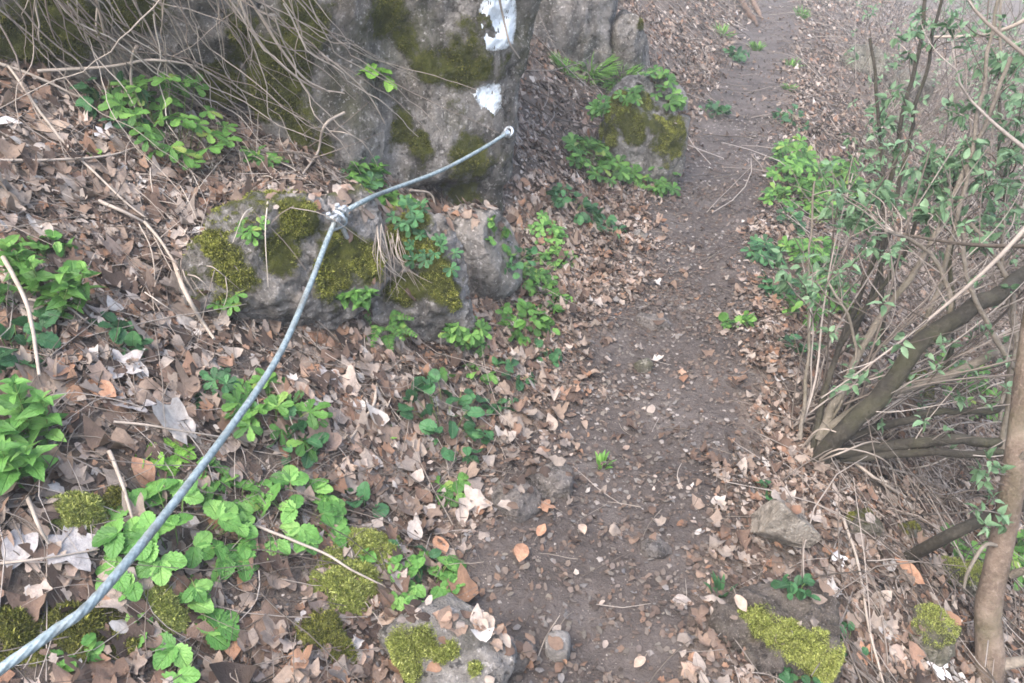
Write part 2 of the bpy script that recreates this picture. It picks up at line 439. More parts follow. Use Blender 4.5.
# ------------------------------------------------------------------ rocks
def cubesphere(n):
    V, F, o = [], [], 0
    t = np.linspace(-1, 1, n + 1)
    a, b = np.meshgrid(t, t); o1 = np.ones_like(a)
    for s in (1, -1):
        for ax in range(3):
            c = [None] * 3; c[ax] = o1 * s; c[(ax + 1) % 3] = a; c[(ax + 2) % 3] = b
            v = np.stack(c, -1).reshape(-1, 3)
            i = (np.arange(n)[:, None] * (n + 1) + np.arange(n)[None]).ravel() + o
            f = np.stack([i, i + 1, i + n + 2, i + n + 1], -1)
            if s < 0: f = f[:, ::-1]
            V.append(v); F.append(f); o += len(v)
    V = np.concatenate(V); F = np.concatenate(F)
    key = np.round((V + 1) * n * 4).astype(np.int64); key = key[:, 0] * 10 ** 10 + key[:, 1] * 10 ** 5 + key[:, 2]
    _, first, inv = np.unique(key, return_index=True, return_inverse=True)
    return V[first], inv[F]

def vnormals(V, F):
    n = np.cross(V[F[:, 2]] - V[F[:, 0]], V[F[:, 3 if F.shape[1] > 3 else 1]] - V[F[:, 1 if F.shape[1] > 3 else 0]])
    N = np.zeros_like(V)
    for k in range(F.shape[1]): np.add.at(N, F[:, k], n)
    return N / (np.linalg.norm(N, axis=1)[:, None] + 1e-12)

def tufts(V, F, w, n, size, seed, lean=0.5):
    """many little upright moss shoots on the faces of a mesh, weighted"""
    r = np.random.default_rng(seed)
    a = V[F[:, 0]]; ar = np.linalg.norm(np.cross(V[F[:, 2]] - a, V[F[:, 1]] - a), axis=1) * w[F].mean(1)
    if ar.sum() <= 0: return None
    idx = r.choice(len(F), n, p=ar / ar.sum())
    s, t = r.random(n)[:, None], r.random(n)[:, None]
    f = F[idx]; p = (V[f[:, 0]] * (1 - s) + V[f[:, 1]] * s) * (1 - t) + (V[f[:, 3]] * (1 - s) + V[f[:, 2]] * s) * t
    N = vnormals(V, F)[f[:, 0]]
    out = MB()
    for k in range(4):
        d = N + r.normal(0, lean, (n, 3)) + [0, 0, 0.25]; d /= np.linalg.norm(d, axis=1)[:, None]
        side = np.cross(d, r.normal(0, 1, (n, 3))); side /= np.linalg.norm(side, axis=1)[:, None] + 1e-9
        L = (size * r.uniform(0.35, 1.3, n) * (0.45 + 0.75 * np.clip(w[f[:, 0]], 0, 1)))[:, None]
        b = p + r.normal(0, size * 0.35, (n, 3)) - N * size * 0.25
        vv = np.stack([b - side * L * 0.2, b + side * L * 0.2, b + d * L * 0.65 + side * L * 0.17, b + d * L], 1)
        out.add(vv.reshape(-1, 3), (np.arange(n)[:, None, None] * 4 + np.array([[0, 1, 2], [0, 2, 3]])[None]).reshape(-1, 3))
    return out

def rock(name, c, half, rotz, seed, label, mat='rock', n=40, exp=4.0, cuts=7, cut_lo=0.62, amp=0.1, bias=-1.0, upw=0.0, blobs=(), feats=(),
         tilt=(0, 0), nt=0, tsize=0.009, tmat='moss', cat='rock', top=1.0, group=None, solid=True):
    r = np.random.default_rng(seed)
    V, F = cubesphere(n)
    V = V / (np.abs(V) ** exp).sum(1)[:, None] ** (1 / exp)
    for q in range(cuts):
        d = r.normal(0, 1, 3); d /= np.linalg.norm(d)
        off = r.uniform(cut_lo, 1.0) * (1 + 0.35 * (1 - np.abs(d).max()))
        e = np.maximum(0, V @ d - off); V = V - e[:, None] * d
    half = np.asarray(half, float)
    V = V * half
    if top != 1.0:
        f = 1 + (top - 1) * (V[:, 2:3] / half[2] * 0.5 + 0.5); V[:, :2] *= f
    N = vnormals(V, F)
    h = half.min()
    V = V + N * (amp * h * (1.3 * fbm(V / h * 1.1 + seed, 3, seed) + 0.55 * (1 - 2 * np.abs(fbm(V / h * 2.7 + seed, 4, seed + 9))) + 0.3 * (1 - 2 * np.abs(fbm(V / 0.13 + 3, 3, seed + 5))) + 0.12 * fbm(V / 0.04, 3, seed + 6)))[:, None]
    tx, ty = tilt
    R = np.array(Matrix.Rotation(rotz, 3, 'Z') @ Matrix.Rotation(tx, 3, 'X') @ Matrix.Rotation(ty, 3, 'Y'))
    V = V @ R.T + np.asarray(c, float)
    if feats:
        t = BVHTree.FromPolygons(V.tolist(), F.tolist())
        for px, py, rx, rz, dep in feats:
            p, nn, _ = hit(px, py, [t])
            dh = np.linalg.norm((V - p)[:, :2], axis=1); dz = np.abs(V[:, 2] - p[2])
            V = V - nn * (dep * np.exp(-(dh / rx) ** 2 - (dz / rz) ** 2))[:, None]
    N = vnormals(V, F)
    t = BVHTree.FromPolygons(V.tolist(), F.tolist())
    m = bias + upw * N[:, 2] + 0.8 * fbm(V * 3.1 + seed, 4, seed + 3)
    m = np.clip(m, 0, 1)
    for px, py, rp in blobs:
        p, nn, z = hit(px, py, [t])
        rr = rp * z / FPX
        dd = np.linalg.norm(V - p, axis=1) * (1 + 0.9 * fbm(V * 8, 4, seed + 8))
        m = np.maximum(m, (1 - sstep(0.35, 1.35, dd / rr)))
    m = m * 1.0
    V = V + N * (m * 0.008 * (1 + fbm(V * 40, 2, 3)))[:, None]
    zb = V[:, 2].min()
    org = np.array([c[0], c[1], zb])
    b = MB(); b.add(V, F)
    o = b.build(name, MAT[mat], None, org, attrs={'moss': m})
    tag(o, label, cat, group)
    if nt:
        tb = tufts(V, F, np.where(m > (0.5 if tmat != 'mossy' else 0.2), m * (sstep(-0.35, 0.25, fbm(V * 16, 3, seed + 4)) if tmat != 'mossy' else 1.0), 0), nt, tsize * 0.8, seed)
        if tb: tb.build('moss', MAT[tmat], o, org)
    if solid: TREES.append(t)
    o_data[o.name] = (t, V, F)
    return o, t, org
o_data = {}

AZ = math.atan2(0.646, 0.763)
P0 = np.array([-1.3, 3.4]); dL = np.array([-0.763, -0.646]); nC = np.array([0.646, -0.763])
def cl(s, dep): q = P0 + dL * s - nC * dep; return q
c1 = cl(0.42, 0.50)
cliff, cliff_t, cliff_o = rock('cliff', (c1[0] + 0.0, c1[1] - 0.02, 1.05), (0.62, 0.62, 1.5), AZ + 0.06, 3, 'tall grey limestone cliff with dark moss patches and two white paint marks', 'rock', 120, 12.0, 0, 0.95, 0.085,
     bias=-0.45, upw=0.3, tilt=(0, RAD(12)), blobs=[(458, 68, 33), (480, 70, 22), (430, 70, 18), (275, 95, 45), (300, 130, 22), (275, 60, 30), (470, 160, 26), (400, 130, 20), (420, 145, 18), (325, 150, 16), (300, 20, 30), (380, 20, 26), (465, 195, 22), (405, 40, 16)],
     feats=[(397, 90, 0.1, 0.7, 0.11), (345, 150, 0.16, 0.22, -0.12), (440, 210, 0.2, 0.1, 0.16), (300, 170, 0.2, 0.1, 0.05), (480, 40, 0.12, 0.3, -0.05)], nt=9000, tsize=0.011, cat='cliff')
c2 = cl(1.85, 0.36)
rock('cliff', (c2[0], c2[1], 1.25), (0.98, 0.62, 1.15), AZ + 0.12, 5, 'dark mossy overhanging cliff behind the dry hanging stems, beside the tall grey cliff', 'rock', 90, 6.0, 6, 0.75, 0.12, bias=-0.15, upw=0.3,
     blobs=[(60, 20, 50), (130, 10, 35), (20, 40, 40), (220, 90, 25), (250, 40, 30)], nt=6000, tsize=0.012, cat='cliff')
c3 = np.array([-1.72, 6.35])
rock('cliff', (c3[0], c3[1], 1.1), (0.42, 0.5, 1.15), AZ * 0.6, 11, 'bare grey rock pillar farther along the hillside behind the tall cliff', 'rockpale', 70, 6.0, 5, 0.75, 0.1, bias=-0.9, cat='cliff')
rock('rock', (-1.16, 6.2, 0.5), (0.16, 0.2, 0.3), 0.6, 13, 'low grey rock with a mossy right flank beside the bare rock pillar', 'rock', 34, 4, 6, blobs=[(647, 35, 12), (640, 25, 8)], nt=800, tsize=0.014)

# rock ledge below the cliff
def place_rock(px, py, name, half, rotz, seed, label, sink=0.3, push=0.0, **kw):
    p, n, z = hit(px, py, [GROUND])
    d = ray(px, py); d = np.array([d[0], d[1], 0]); d /= np.linalg.norm(d)
    c = p + d * (half[1] + push)
    zb = float(H(c[0] - d[0] * half[1], c[1] - d[1] * half[1]))
    return rock(name, (c[0], c[1], zb + half[2] * (1 - 2 * sink)), half, rotz, seed, label, **kw)
place_rock(298, 336, 'rock', (0.31, 0.15, 0.25), AZ - 0.05, 21, 'broad low rock ledge under the cable clamp, mossy top over pale stone', mat='rockpale', sink=0.16, push=-0.02, n=80, exp=6.0, cuts=14, cut_lo=0.6, amp=0.2, bias=-0.2, upw=0.75,
     blobs=[(345, 245, 34), (300, 220, 26), (365, 265, 24), (330, 270, 24), (230, 270, 26), (225, 305, 18), (280, 250, 26), (215, 250, 18)], nt=8000, tsize=0.01, tmat='mossmid', tilt=(RAD(-6), RAD(4)))
place_rock(418, 352, 'rock', (0.17, 0.15, 0.27), AZ + 0.1, 22, 'upright block of the ledge capped in thick olive moss with bare pale foot', mat='rockpale', sink=0.14, n=60, exp=5.5, cuts=12, cut_lo=0.6, amp=0.18, bias=-0.3, upw=0.6,
     blobs=[(435, 275, 26), (420, 250, 30), (445, 290, 20), (455, 305, 12), (405, 240, 24), (410, 285, 20), (400, 340, 14), (395, 350, 12)], nt=4500, tsize=0.01, tmat='mossmid')
place_rock(478, 308, 'rock', (0.14, 0.2, 0.2), AZ + 0.5, 23, 'smooth bare pale grey boulder against the mossy upright block', mat='rockpale', sink=0.12, n=46, exp=2.8, cuts=4, amp=0.07, bias=-1.5)
# boulder beside the path
place_rock(640, 186, 'boulder', (0.27, 0.21, 0.36), 0.25, 24, 'rounded boulder beside the path with yellow green moss over its shoulders', mat='rockpale', sink=0.14, n=56, exp=3.2, cuts=5, amp=0.14, bias=-0.5, upw=0.3, top=0.85,
     blobs=[(628, 115, 20), (612, 110, 14), (668, 140, 20), (660, 125, 16), (635, 135, 14), (603, 130, 12), (600, 150, 14), (598, 165, 12), (675, 150, 12), (645, 105, 16), (620, 100, 12), (675, 125, 14), (640, 120, 12), (610, 135, 14)], nt=7000, tsize=0.014, tmat='mossmid', cat='boulder')
# stones of the path and the slope
place_rock(768, 558, 'stone', (0.125, 0.08, 0.1), 0.1, 31, 'angular tan stone at the right edge of the path', mat='tan', sink=0.12, n=36, exp=8, cuts=16, cut_lo=0.42, amp=0.045, cat='stone')
place_rock(770, 668, 'stone', (0.16, 0.1, 0.09), 0.45, 32, 'brown stone with a bright yellow moss ridge near the path edge', mat='tanmud', sink=0.34, n=48, exp=3.2, cuts=8, amp=0.26, bias=-1,
     blobs=[(760, 622, 16), (785, 635, 18), (805, 650, 18), (818, 664, 18), (745, 615, 10), (825, 675, 12)], nt=9000, tsize=0.008, tmat='mossy', cat='stone')
place_rock(452, 700, 'stone', (0.18, 0.11, 0.1), -0.35, 33, 'grey stone with olive moss on its upper rim at the lower edge', mat='rockpale', sink=0.36, n=40, exp=3.2, cuts=6, amp=0.12, bias=-1,
     blobs=[(400, 655, 18), (425, 645, 16), (450, 650, 12), (475, 668, 10), (385, 668, 16), (410, 670, 16), (440, 655, 12)], nt=7000, tsize=0.008, tmat='mossy', cat='stone')
place_rock(557, 662, 'stone', (0.032, 0.035, 0.035), 0.2, 34, 'small smooth pale stone set in the bare soil of the path', mat='rockpale', sink=0.3, n=18, exp=3, cuts=4, amp=0.08, cat='stone')
place_rock(548, 496, 'stone', (0.075, 0.055, 0.05), 0.3, 35, 'flat grey stone half buried near the middle of the path', mat='stone', sink=0.42, n=24, exp=4, cuts=6, amp=0.1, cat='stone')
place_rock(513, 516, 'stone', (0.08, 0.06, 0.05), -0.5, 36, 'flat brown grey stone at the left path edge below the half buried one', mat='stone', sink=0.42, n=24, exp=4, cuts=6, amp=0.1, cat='stone')
place_rock(642, 372, 'stone', (0.035, 0.03, 0.03), 0.6, 37, 'small dark olive stone alone on the path', mat='rockdark', sink=0.35, n=16, exp=4, cuts=6, amp=0.1, cat='stone')
place_rock(655, 330, 'stone', (0.085, 0.05, 0.035), 0.2, 38, 'long flat stone lying across the path', mat='stone', sink=0.4, n=22, exp=4, cuts=6, amp=0.1, cat='stone')
place_rock(640, 240, 'stone', (0.05, 0.03, 0.03), -0.6, 39, 'small white stone at the left path edge below the mossy boulder', mat='rockpale', sink=0.3, n=16, exp=4, cuts=6, amp=0.1, cat='stone')
place_rock(655, 560, 'stone', (0.04, 0.035, 0.03), 0.9, 40, 'grey brown lump of stone near the tan angular stone', mat='stone', sink=0.4, n=16, exp=4, cuts=6, amp=0.1, cat='stone')
place_rock(518, 672, 'stone', (0.045, 0.04, 0.035), 0.5, 41, 'dark stone sunk in the path by the mossy rimmed one', mat='stone', sink=0.4, n=18, exp=4, cuts=6, amp=0.1, cat='stone')
for q, (px, py, s, lb) in enumerate([(955, 588, 0.075, 'moss covered stone beside the young trunk'), (857, 535, 0.06, 'low stone under olive moss on the leafy slope'), (905, 540, 0.05, 'small moss topped stone near the leaning dead branch'),
        (925, 650, 0.08, 'flat mossy stone among leaves near the trunk foot'), (848, 322, 0.08, 'mossy stone behind the coppiced shrub'), (912, 400, 0.09, 'mossy stone beyond the shrub branches')]):
    place_rock(px, py, 'stone', (s, s * 0.7, s * 0.6), 0.4 * q, 50 + q, lb, mat='rockdark', sink=0.4, n=26, exp=3, cuts=7, amp=0.25, bias=-0.45, upw=1.0, nt=2600, tsize=0.008, tmat='mossy' if q in (0, 3) else 'moss', cat='stone')
place_rock(860, 75, 'rock', (0.3, 0.25, 0.2), 0.3, 61, 'dark rock jutting from the slope right of the far path', mat='rockdark', sink=0.3, n=30, cuts=8, cut_lo=0.55, amp=0.15, bias=-0.5)
place_rock(905, 100, 'rock', (0.3, 0.2, 0.22), 0.9, 62, 'dark rock on the slope behind the paired stems', mat='rockdark', sink=0.3, n=30, cuts=8, cut_lo=0.55, amp=0.15, bias=-0.5)
place_rock(880, 160, 'rock', (0.2, 0.16, 0.12), 0.2, 63, 'low dark stone at the foot of the paired stems', mat='rockdark', sink=0.35, n=26, cuts=8, cut_lo=0.55, amp=0.15, bias=-0.5)

# white paint on the cliff
def decal(px, py, rx, ry, seed, shape):
    p, n, z = hit(px, py, [cliff_t])
    n = np.array([nC[0], nC[1], 0.0]); u = np.array([0.763, 0.646, 0]); v = np.array([0, 0, 1.0])
    st = 0.004; k = int(max(rx, ry) * z / FPX * 1.4 / st)
    g = np.arange(-k, k + 1) * st
    A, B = np.meshgrid(g, g)
    idx = -np.ones(A.shape, int); V = []; WE = []
    e = shape(A / (rx * z / FPX), B / (ry * z / FPX)) + 0.1 * fbm2(A, B, 16, 3, seed) + 0.14 * fbm2(A, B * 3, 70, 3, seed + 2)
    for i in range(A.shape[0]):
        for j in range(A.shape[1]):
            if e[i, j] < 1:
                h = cliff_t.ray_cast(Vector(p + u * A[i, j] + v * B[i, j] + n * 0.3), Vector(-n))
                if h[0] is not None and h[3] < 0.6:
                    idx[i, j] = len(V); V.append(np.array(h[0]) + np.array(h[1]) * 0.0012); WE.append(e[i, j])
    a, b, c, d = idx[:-1, :-1], idx[:-1, 1:], idx[1:, 1:], idx[1:, :-1]
    ok = (a >= 0) & (b >= 0) & (c >= 0) & (d >= 0)
    F = np.stack([a[ok], b[ok], c[ok], d[ok]], -1)
    used = np.unique(F); m = MB(); m.add(*submesh(np.array(V), F))
    return m.build('paint_mark', MAT['paint'], cliff, cliff_o, attrs={'wear': np.array(WE)[used]})
decal(497, 22, 24, 27, 3, lambda a, b: (np.abs(a) ** 3 + np.abs(b) ** 3))
decal(487, 101, 17, 17, 5, lambda a, b: np.maximum(np.abs(a + 0.1 * b) * 1.0 + np.maximum(0, -b - a * 0.5) * 0.8, np.abs(b)))

# ------------------------------------------------------------------ cable and its fittings
qa, qb = D(-40, 697, 1.04), D(50, 634, 1.12)
pts = [qa - (qb - qa) * 5 + np.array([-0.1, 0, -0.1]), qa - (qb - qa) * 3, qa - (qb - qa) * 2, qa - (qb - qa)]
for px, py, z in ((-40, 697, 1.04), (50, 634, 1.12), (105, 588, 1.2), (205, 462, 1.52), (275, 362, 1.86), (308, 290, 2.15), (328, 238, 2.36)):
    pts.append(D(px, py, z))
def clear(px, py, z, gap):
    return min([z] + [hit(px + a, py + b)[2] - gap for a in (-6, 0, 6) for b in (-6, 0, 6)])
pts[-1] = D(328, 238, clear(328, 238, 2.36, 0.05)); pts[-2] = D(308, 290, clear(308, 290, 2.15, 0.05))
KZ = clear(340, 216, 2.52, 0.035)
pts.append(D(340, 216, KZ))
for px, py, z in ((366, 200, 2.66), (390, 190, 2.8), (440, 171, 3.05), (480, 150, 3.3)):
    pts.append(D(px, py, clear(px, py, z, 0.03)))
pts.append(D(507, 133, clear(504, 134, 3.6, 0.03)))
zk = KZ
pts = [np.array(q) for q in pts]
cc = catmull(pts, 900)
RC = 0.0085
T_, U_, W_ = frames(cc)
s = np.concatenate([[0], np.cumsum(np.linalg.norm(np.diff(cc, axis=0), axis=1))])
sd = 24; ang = np.arange(sd) * 2 * math.pi / sd
rr = RC * (0.8 + 0.22 * np.abs(np.cos(3 * (ang[None] + s[:, None] * 2 * math.pi / 0.13))))
mb = MB(); tube(mb, cc, rr, sd)
cab = mb.build('steel_cable', MAT['steel'], None, pts[5])
tag(cab, 'blue grey twisted steel hand cable running above the leafy bank to the cliff', 'cable')
# clamp on the ledge
def unit_(v): return v / np.linalg.norm(v)
ck = D(339, 217, KZ)
tk = T_[np.argmin(np.linalg.norm(cc - ck, axis=1))]
e = empty('cable_clamp', ck - np.array([0, 0, 0.12]), 'zinc eye bolt and clamp holding the cable on the mossy ledge', 'clamp')
o0 = ck - np.array([0, 0, 0.12])
m = MB(); torus(m, ck, tk, 0.021, 0.0065); m.build('eye_ring', MAT['zinc'], e, o0)
m = MB(); tube(m, catmull([ck + [0, 0, -0.02], ck + [0.005, 0.03, -0.1], ck + [0.01, 0.09, -0.3]], 8), 0.008, 10); m.build('shaft', MAT['zinc'], e, o0)
sdv = np.cross(tk, [0, 0, 1]); sdv /= np.linalg.norm(sdv); upv = np.cross(sdv, tk)
for off in (-0.022, 0.024):
    m = MB()
    for sg in (-1, 1):
        tube(m, [ck + tk * off + sdv * sg * 0.015 - upv * 0.006, ck + tk * off + sdv * sg * 0.015 + upv * 0.03], 0.004, 8)
    t_ = np.linspace(0, math.pi, 12)
    tube(m, ck + tk * off + 0.015 * np.cos(t_)[:, None] * sdv - (0.006 + 0.012 * np.sin(t_))[:, None] * upv, 0.004, 8)
    ub = m.build('u_bolt', MAT['zinc'], e, o0)
    m = MB(); tube(m, [ck + tk * off - sdv * 0.024 + upv * 0.013, ck + tk * off + sdv * 0.024 + upv * 0.013], [0.009, 0.009], 8); m.build('saddle', MAT['zinc'], ub, o0)
    for sg in (-1, 1):
        m = MB(); q = ck + tk * off + sdv * sg * 0.015; tube(m, [q + upv * 0.02, q + upv * 0.029], 0.0085, 6); m.build('nut', MAT['zinc'], ub, o0, smooth=False)
m = MB(); tube(m, catmull([ck + tk * 0.03 - upv * 0.014, ck - upv * 0.03 + sdv * 0.01, ck - tk * 0.05 - upv * 0.016], 10), 0.006, 8); m.build('cable_end', MAT['steel'], e, o0)
# anchor at the cliff edge
ca = pts[-1]
e = empty('rock_anchor', ca, 'zinc ring bolt where the cable ends at the cliff edge', 'anchor')
ta = T_[-1]
m = MB(); torus(m, ca + ta * 0.016, RT * 0.5 + FW * 0.8, 0.022, 0.007); m.build('ring', MAT['zinc'], e, ca)
hq = cliff_t.ray_cast(Vector(ca), Vector(unit_(ca - CAM + np.array([-0.25, 0.1, 0]))))
hh = hq if hq[0] is not None else cliff_t.find_nearest(Vector(ca))
m = MB(); tube(m, [ca + ta * 0.01, ca + (np.array(hh[0]) - ca) * 1.0 + (np.array(hh[0]) - ca) / max(hh[3], 1e-3) * 0.08], 0.009, 10); m.build('shaft', MAT['zinc'], e, ca)
m = MB(); tube(m, [ca - ta * 0.03, ca + ta * 0.004], [0.0155, 0.0155], 14); m.build('ferrule', MAT['zinc'], e, ca)
print('cable', pts[-1], hh[3], 'clamp', ck, zk)

# ------------------------------------------------------------------ leaf litter
def instance_leaves(mb, T2, faces, x, y, L, W, yaw, tx, ty, c1, c2, lift, zg=None):
    """T2: template outline (k,2), x along the leaf 0..1, y across -.5...5"""
    n = len(x)
    X = (T2[:, 0] - 0.5)[None] * L[:, None]; Y = T2[:, 1][None] * W[:, None]
    Z = c1[:, None] * L[:, None] * (2 * T2[:, 0] - 1)[None] ** 2 * 0.5 + c2[:, None] * W[:, None] * (2 * T2[:, 1])[None] ** 2 * 0.5
    Z = Z + X * np.sin(tx)[:, None] + Y * np.sin(ty)[:, None]
    ph_ = rng.uniform(0, 6.28, (n, 3)); am = rng.uniform(0.0, 0.16, n)
    Z = Z + (am * L)[:, None] * (np.sin(7 * T2[:, 0][None] + ph_[:, :1]) * np.cos(8 * T2[:, 1][None] + ph_[:, 1:2]))
    c, s_ = np.cos(yaw)[:, None], np.sin(yaw)[:, None]
    dx, dy = X * c - Y * s_, X * s_ + Y * c
    gx_, gy_ = Hgrad(x, y)
    z0 = H(x, y) if zg is None else zg
    V = np.stack([x[:, None] + dx, y[:, None] + dy, (z0 + lift)[:, None] + Z + gx_[:, None] * dx + gy_[:, None] * dy], -1)
    k = len(T2)
    F = np.asarray(faces)
    mb.add(V.reshape(-1, 3), (np.arange(n)[:, None, None] * k + F[None]).reshape(-1, F.shape[1]))

def oval_template(st, prof):
    t = np.linspace(0, 1, st); pts_, F = [], []
    for i, a in enumerate(t):
        w = prof(a) * 0.5
        pts_ += [(a, -w), (a, 0.0), (a, w)]
        if i:
            b = (i - 1) * 3
            F += [(b, b + 3, b + 4, b + 1), (b + 1, b + 4, b + 5, b + 2)]
    return np.array(pts_), F
OV = oval_template(6, lambda a: 0.06 + 0.94 * math.sin(math.pi * a ** 0.85) ** 0.8)
OV2 = oval_template(7, lambda a: max(0.05, math.sin(math.pi * a ** 0.9) ** 0.7 * (1 + 0.25 * math.cos(a * 19))))
def lobed_template(lobes, depth, seed):
    r = random.Random(seed); ring = []
    n = lobes * 4
    ph = [r.uniform(0.75, 1.12) for _ in range(lobes)]
    for i in range(n):
        a = 2 * math.pi * (i + r.uniform(-0.25, 0.25)) / n + math.pi
        lb = ph[((i + 2) // 4) % lobes]
        rad = 0.5 * lb * (1 - depth * (0.5 - 0.5 * math.cos(lobes * 2 * math.pi * i / n))) * r.uniform(0.9, 1.08)
        ring.append((rad * math.cos(a), rad * math.sin(a)))
    pts_ = [(0.45, 0.0)] + [(0.45 + q * 0.55, w * 0.55) for q, w in ring] + [(0.45 + q, w) for q, w in ring]
    F = []
    for i in range(n):
        j = (i + 1) % n
        F += [(0, 1 + i, 1 + j), (1 + i, 1 + n + i, 1 + n + j), (1 + i, 1 + n + j, 1 + j)]
    return np.array(pts_), F
LB = lobed_template(5, 0.4, 1); LB2 = lobed_template(6, 0.3, 2); LB3 = lobed_template(3, 0.35, 9)
DI = (np.array([(0, 0), (0.45, -0.5), (0.5, 0.0), (0.4, 0.5), (1, 0)]), [(0, 1, 2), (0, 2, 3), (1, 4, 2), (2, 4, 3)])
FR = (np.array([(0, 0.1), (0.3, -0.5), (0.9, -0.3), (1, 0.25), (0.5, 0.5)]), [(0, 1, 2), (0, 2, 3), (0, 3, 4)])

def scatter(n, x0, x1, y0, y1, r):
    return r.uniform(x0, x1, n), r.uniform(y0, y1, n)
def litter(mb, T, n, box, size, r, curl=0.45, keep=None, tilt=0.22, lift=(0.002, 0.02), wl=(0.45, 0.8)):
    x, y = scatter(n, *box, r)
    pmk = pathmask(x, y)
    dens = keep(x, y, pmk)
    # patchy cover
    dens = dens * (0.55 + 0.75 * sstep(-0.3, 0.25, fbm2(x, y, 3.0, 3, 31)))
    ok = r.random(n) < dens
    x, y = x[ok], y[ok]; n = len(x)
    L = size[0] + (size[1] - size[0]) * r.random(n) ** 1.7
    W = L * r.uniform(*wl, n)
    instance_leaves(mb, T[0], T[1], x, y, L, W, r.uniform(0, 6.283, n), r.normal(0, tilt, n), r.normal(0, tilt, n), r.normal(0.15, curl, n), r.normal(0.2, curl, n) * 1.2,
                    r.uniform(*lift, n) + 0.25 * L * np.abs(r.normal(0, 0.25, n)))
r1 = np.random.default_rng(101)
def off(x, y, p):
    u = x - XP + 0.03 + 0.1 * sstep(2.5, 1.3, y)
    d = np.abs(u - 0.05 * (u > 0)) + 0.2 * fbm2(x, y, 2.6, 3, 61) + 0.1 * fbm2(x, y, 8, 2, 62)
    p = 1 - (0.02 + 0.98 * sstep(0.13, 0.52, d) ** 1.3)
    bare = 0.62 * np.exp(-((x + 1.15) ** 2 + (y - 0.75) ** 2) / 0.16)      # dark mossy soil under the cable
    return np.clip((1.0 - p) * (1 - bare), 0, 1)
lit = MB()
nb = (-3.4, -0.2, 0.1, 4.2)
litter(lit, OV, 15000, nb, (0.016, 0.062), r1, keep=off, curl=0.5, tilt=0.2, lift=(0.001, 0.02))
litter(lit, OV2, 8000, nb, (0.02, 0.066), r1, keep=off, curl=0.5, tilt=0.2, lift=(0.001, 0.03))
litter(lit, LB, 2600, nb, (0.03, 0.085), r1, keep=off, curl=0.7, wl=(0.7, 1.0))
litter(lit, LB2, 420, (-3.2, -0.5, 0.1, 2.2), (0.075, 0.12), r1, keep=off, curl=0.6, wl=(0.7, 0.95))
litter(lit, OV, 420, (-3.2, -0.5, 0.1, 2.2), (0.065, 0.1), r1, keep=off, curl=0.6, wl=(0.5, 0.7))
litter(lit, LB2, 3600, nb, (0.03, 0.085), r1, keep=off, curl=0.7, wl=(0.6, 0.95))
litter(lit, LB3, 6000, nb, (0.018, 0.06), r1, keep=off, curl=0.5, wl=(0.6, 1.0))
rb = (-0.2, 2.6, 0.6, 4.2)
litter(lit, OV, 14000, rb, (0.018, 0.06), r1, keep=off, curl=0.5, tilt=0.2, lift=(0.001, 0.015))
litter(lit, OV2, 7000, rb, (0.02, 0.062), r1, keep=off, curl=0.5, tilt=0.2, lift=(0.001, 0.015))
litter(lit, LB3, 7000, rb, (0.015, 0.05), r1, keep=off, curl=0.5, wl=(0.6, 1.0))
litter(lit, LB2, 2500, rb, (0.025, 0.07), r1, keep=off, curl=0.5, wl=(0.6, 1.0))
litter(lit, FR, 90000, (-3.2, 2.6, 0.2, 4.6), (0.005, 0.024), r1, keep=off, curl=0.5, tilt=0.5, lift=(0.001, 0.022))
mbx = (-4.5, 5, 4.0, 9.0)
litter(lit, DI, 46000, mbx, (0.02, 0.065), r1, keep=off, curl=0.6, tilt=0.5, lift=(0.001, 0.03))
litter(lit, LB3, 15000, mbx, (0.02, 0.06), r1, keep=off, curl=0.7, tilt=0.5, wl=(0.6, 1.0))
fbx = (-7, 12, 9, 22)
litter(lit, DI, 90000, fbx, (0.03, 0.085), r1, keep=off, tilt=0.5)
litter(lit, DI, 16000, (2.6, 6, 0.3, 4.2), (0.03, 0.08), r1, keep=off)
lo = lit.build('leaf_litter', MAT['dead'])
tag(lo, 'brown and pale fallen leaves carpeting the hillside and slope', 'leaf litter', kind='stuff')
fr = MB()
pk_ = lambda x, y, p: np.clip(0.25 + 0.5 * (1 - p) + 0.55 * sstep(0.0, 0.4, fbm2(x, y, 2.3, 3, 77)), 0, 1) * (np.abs(x - XP) < 0.95)
litter(fr, FR, 90000, (-1.2, 0.8, 0.6, 5.5), (0.005, 0.026), r1, keep=pk_, curl=0.3, tilt=0.25, lift=(0.001, 0.006))
litter(fr, OV, 2400, (-1.2, 0.8, 0.6, 5.5), (0.012, 0.036), r1, keep=pk_, tilt=0.2, lift=(0.001, 0.008))
litter(fr, FR, 26000, (-1.2, 0.8, 5.5, 16), (0.012, 0.034), r1, keep=pk_, curl=0.3, tilt=0.25, lift=(0.001, 0.006))
tag(fr.build('leaf_fragments', MAT['scrap'], smooth=False), 'broken leaf scraps trodden into the dirt path', 'leaf scraps', kind='stuff')
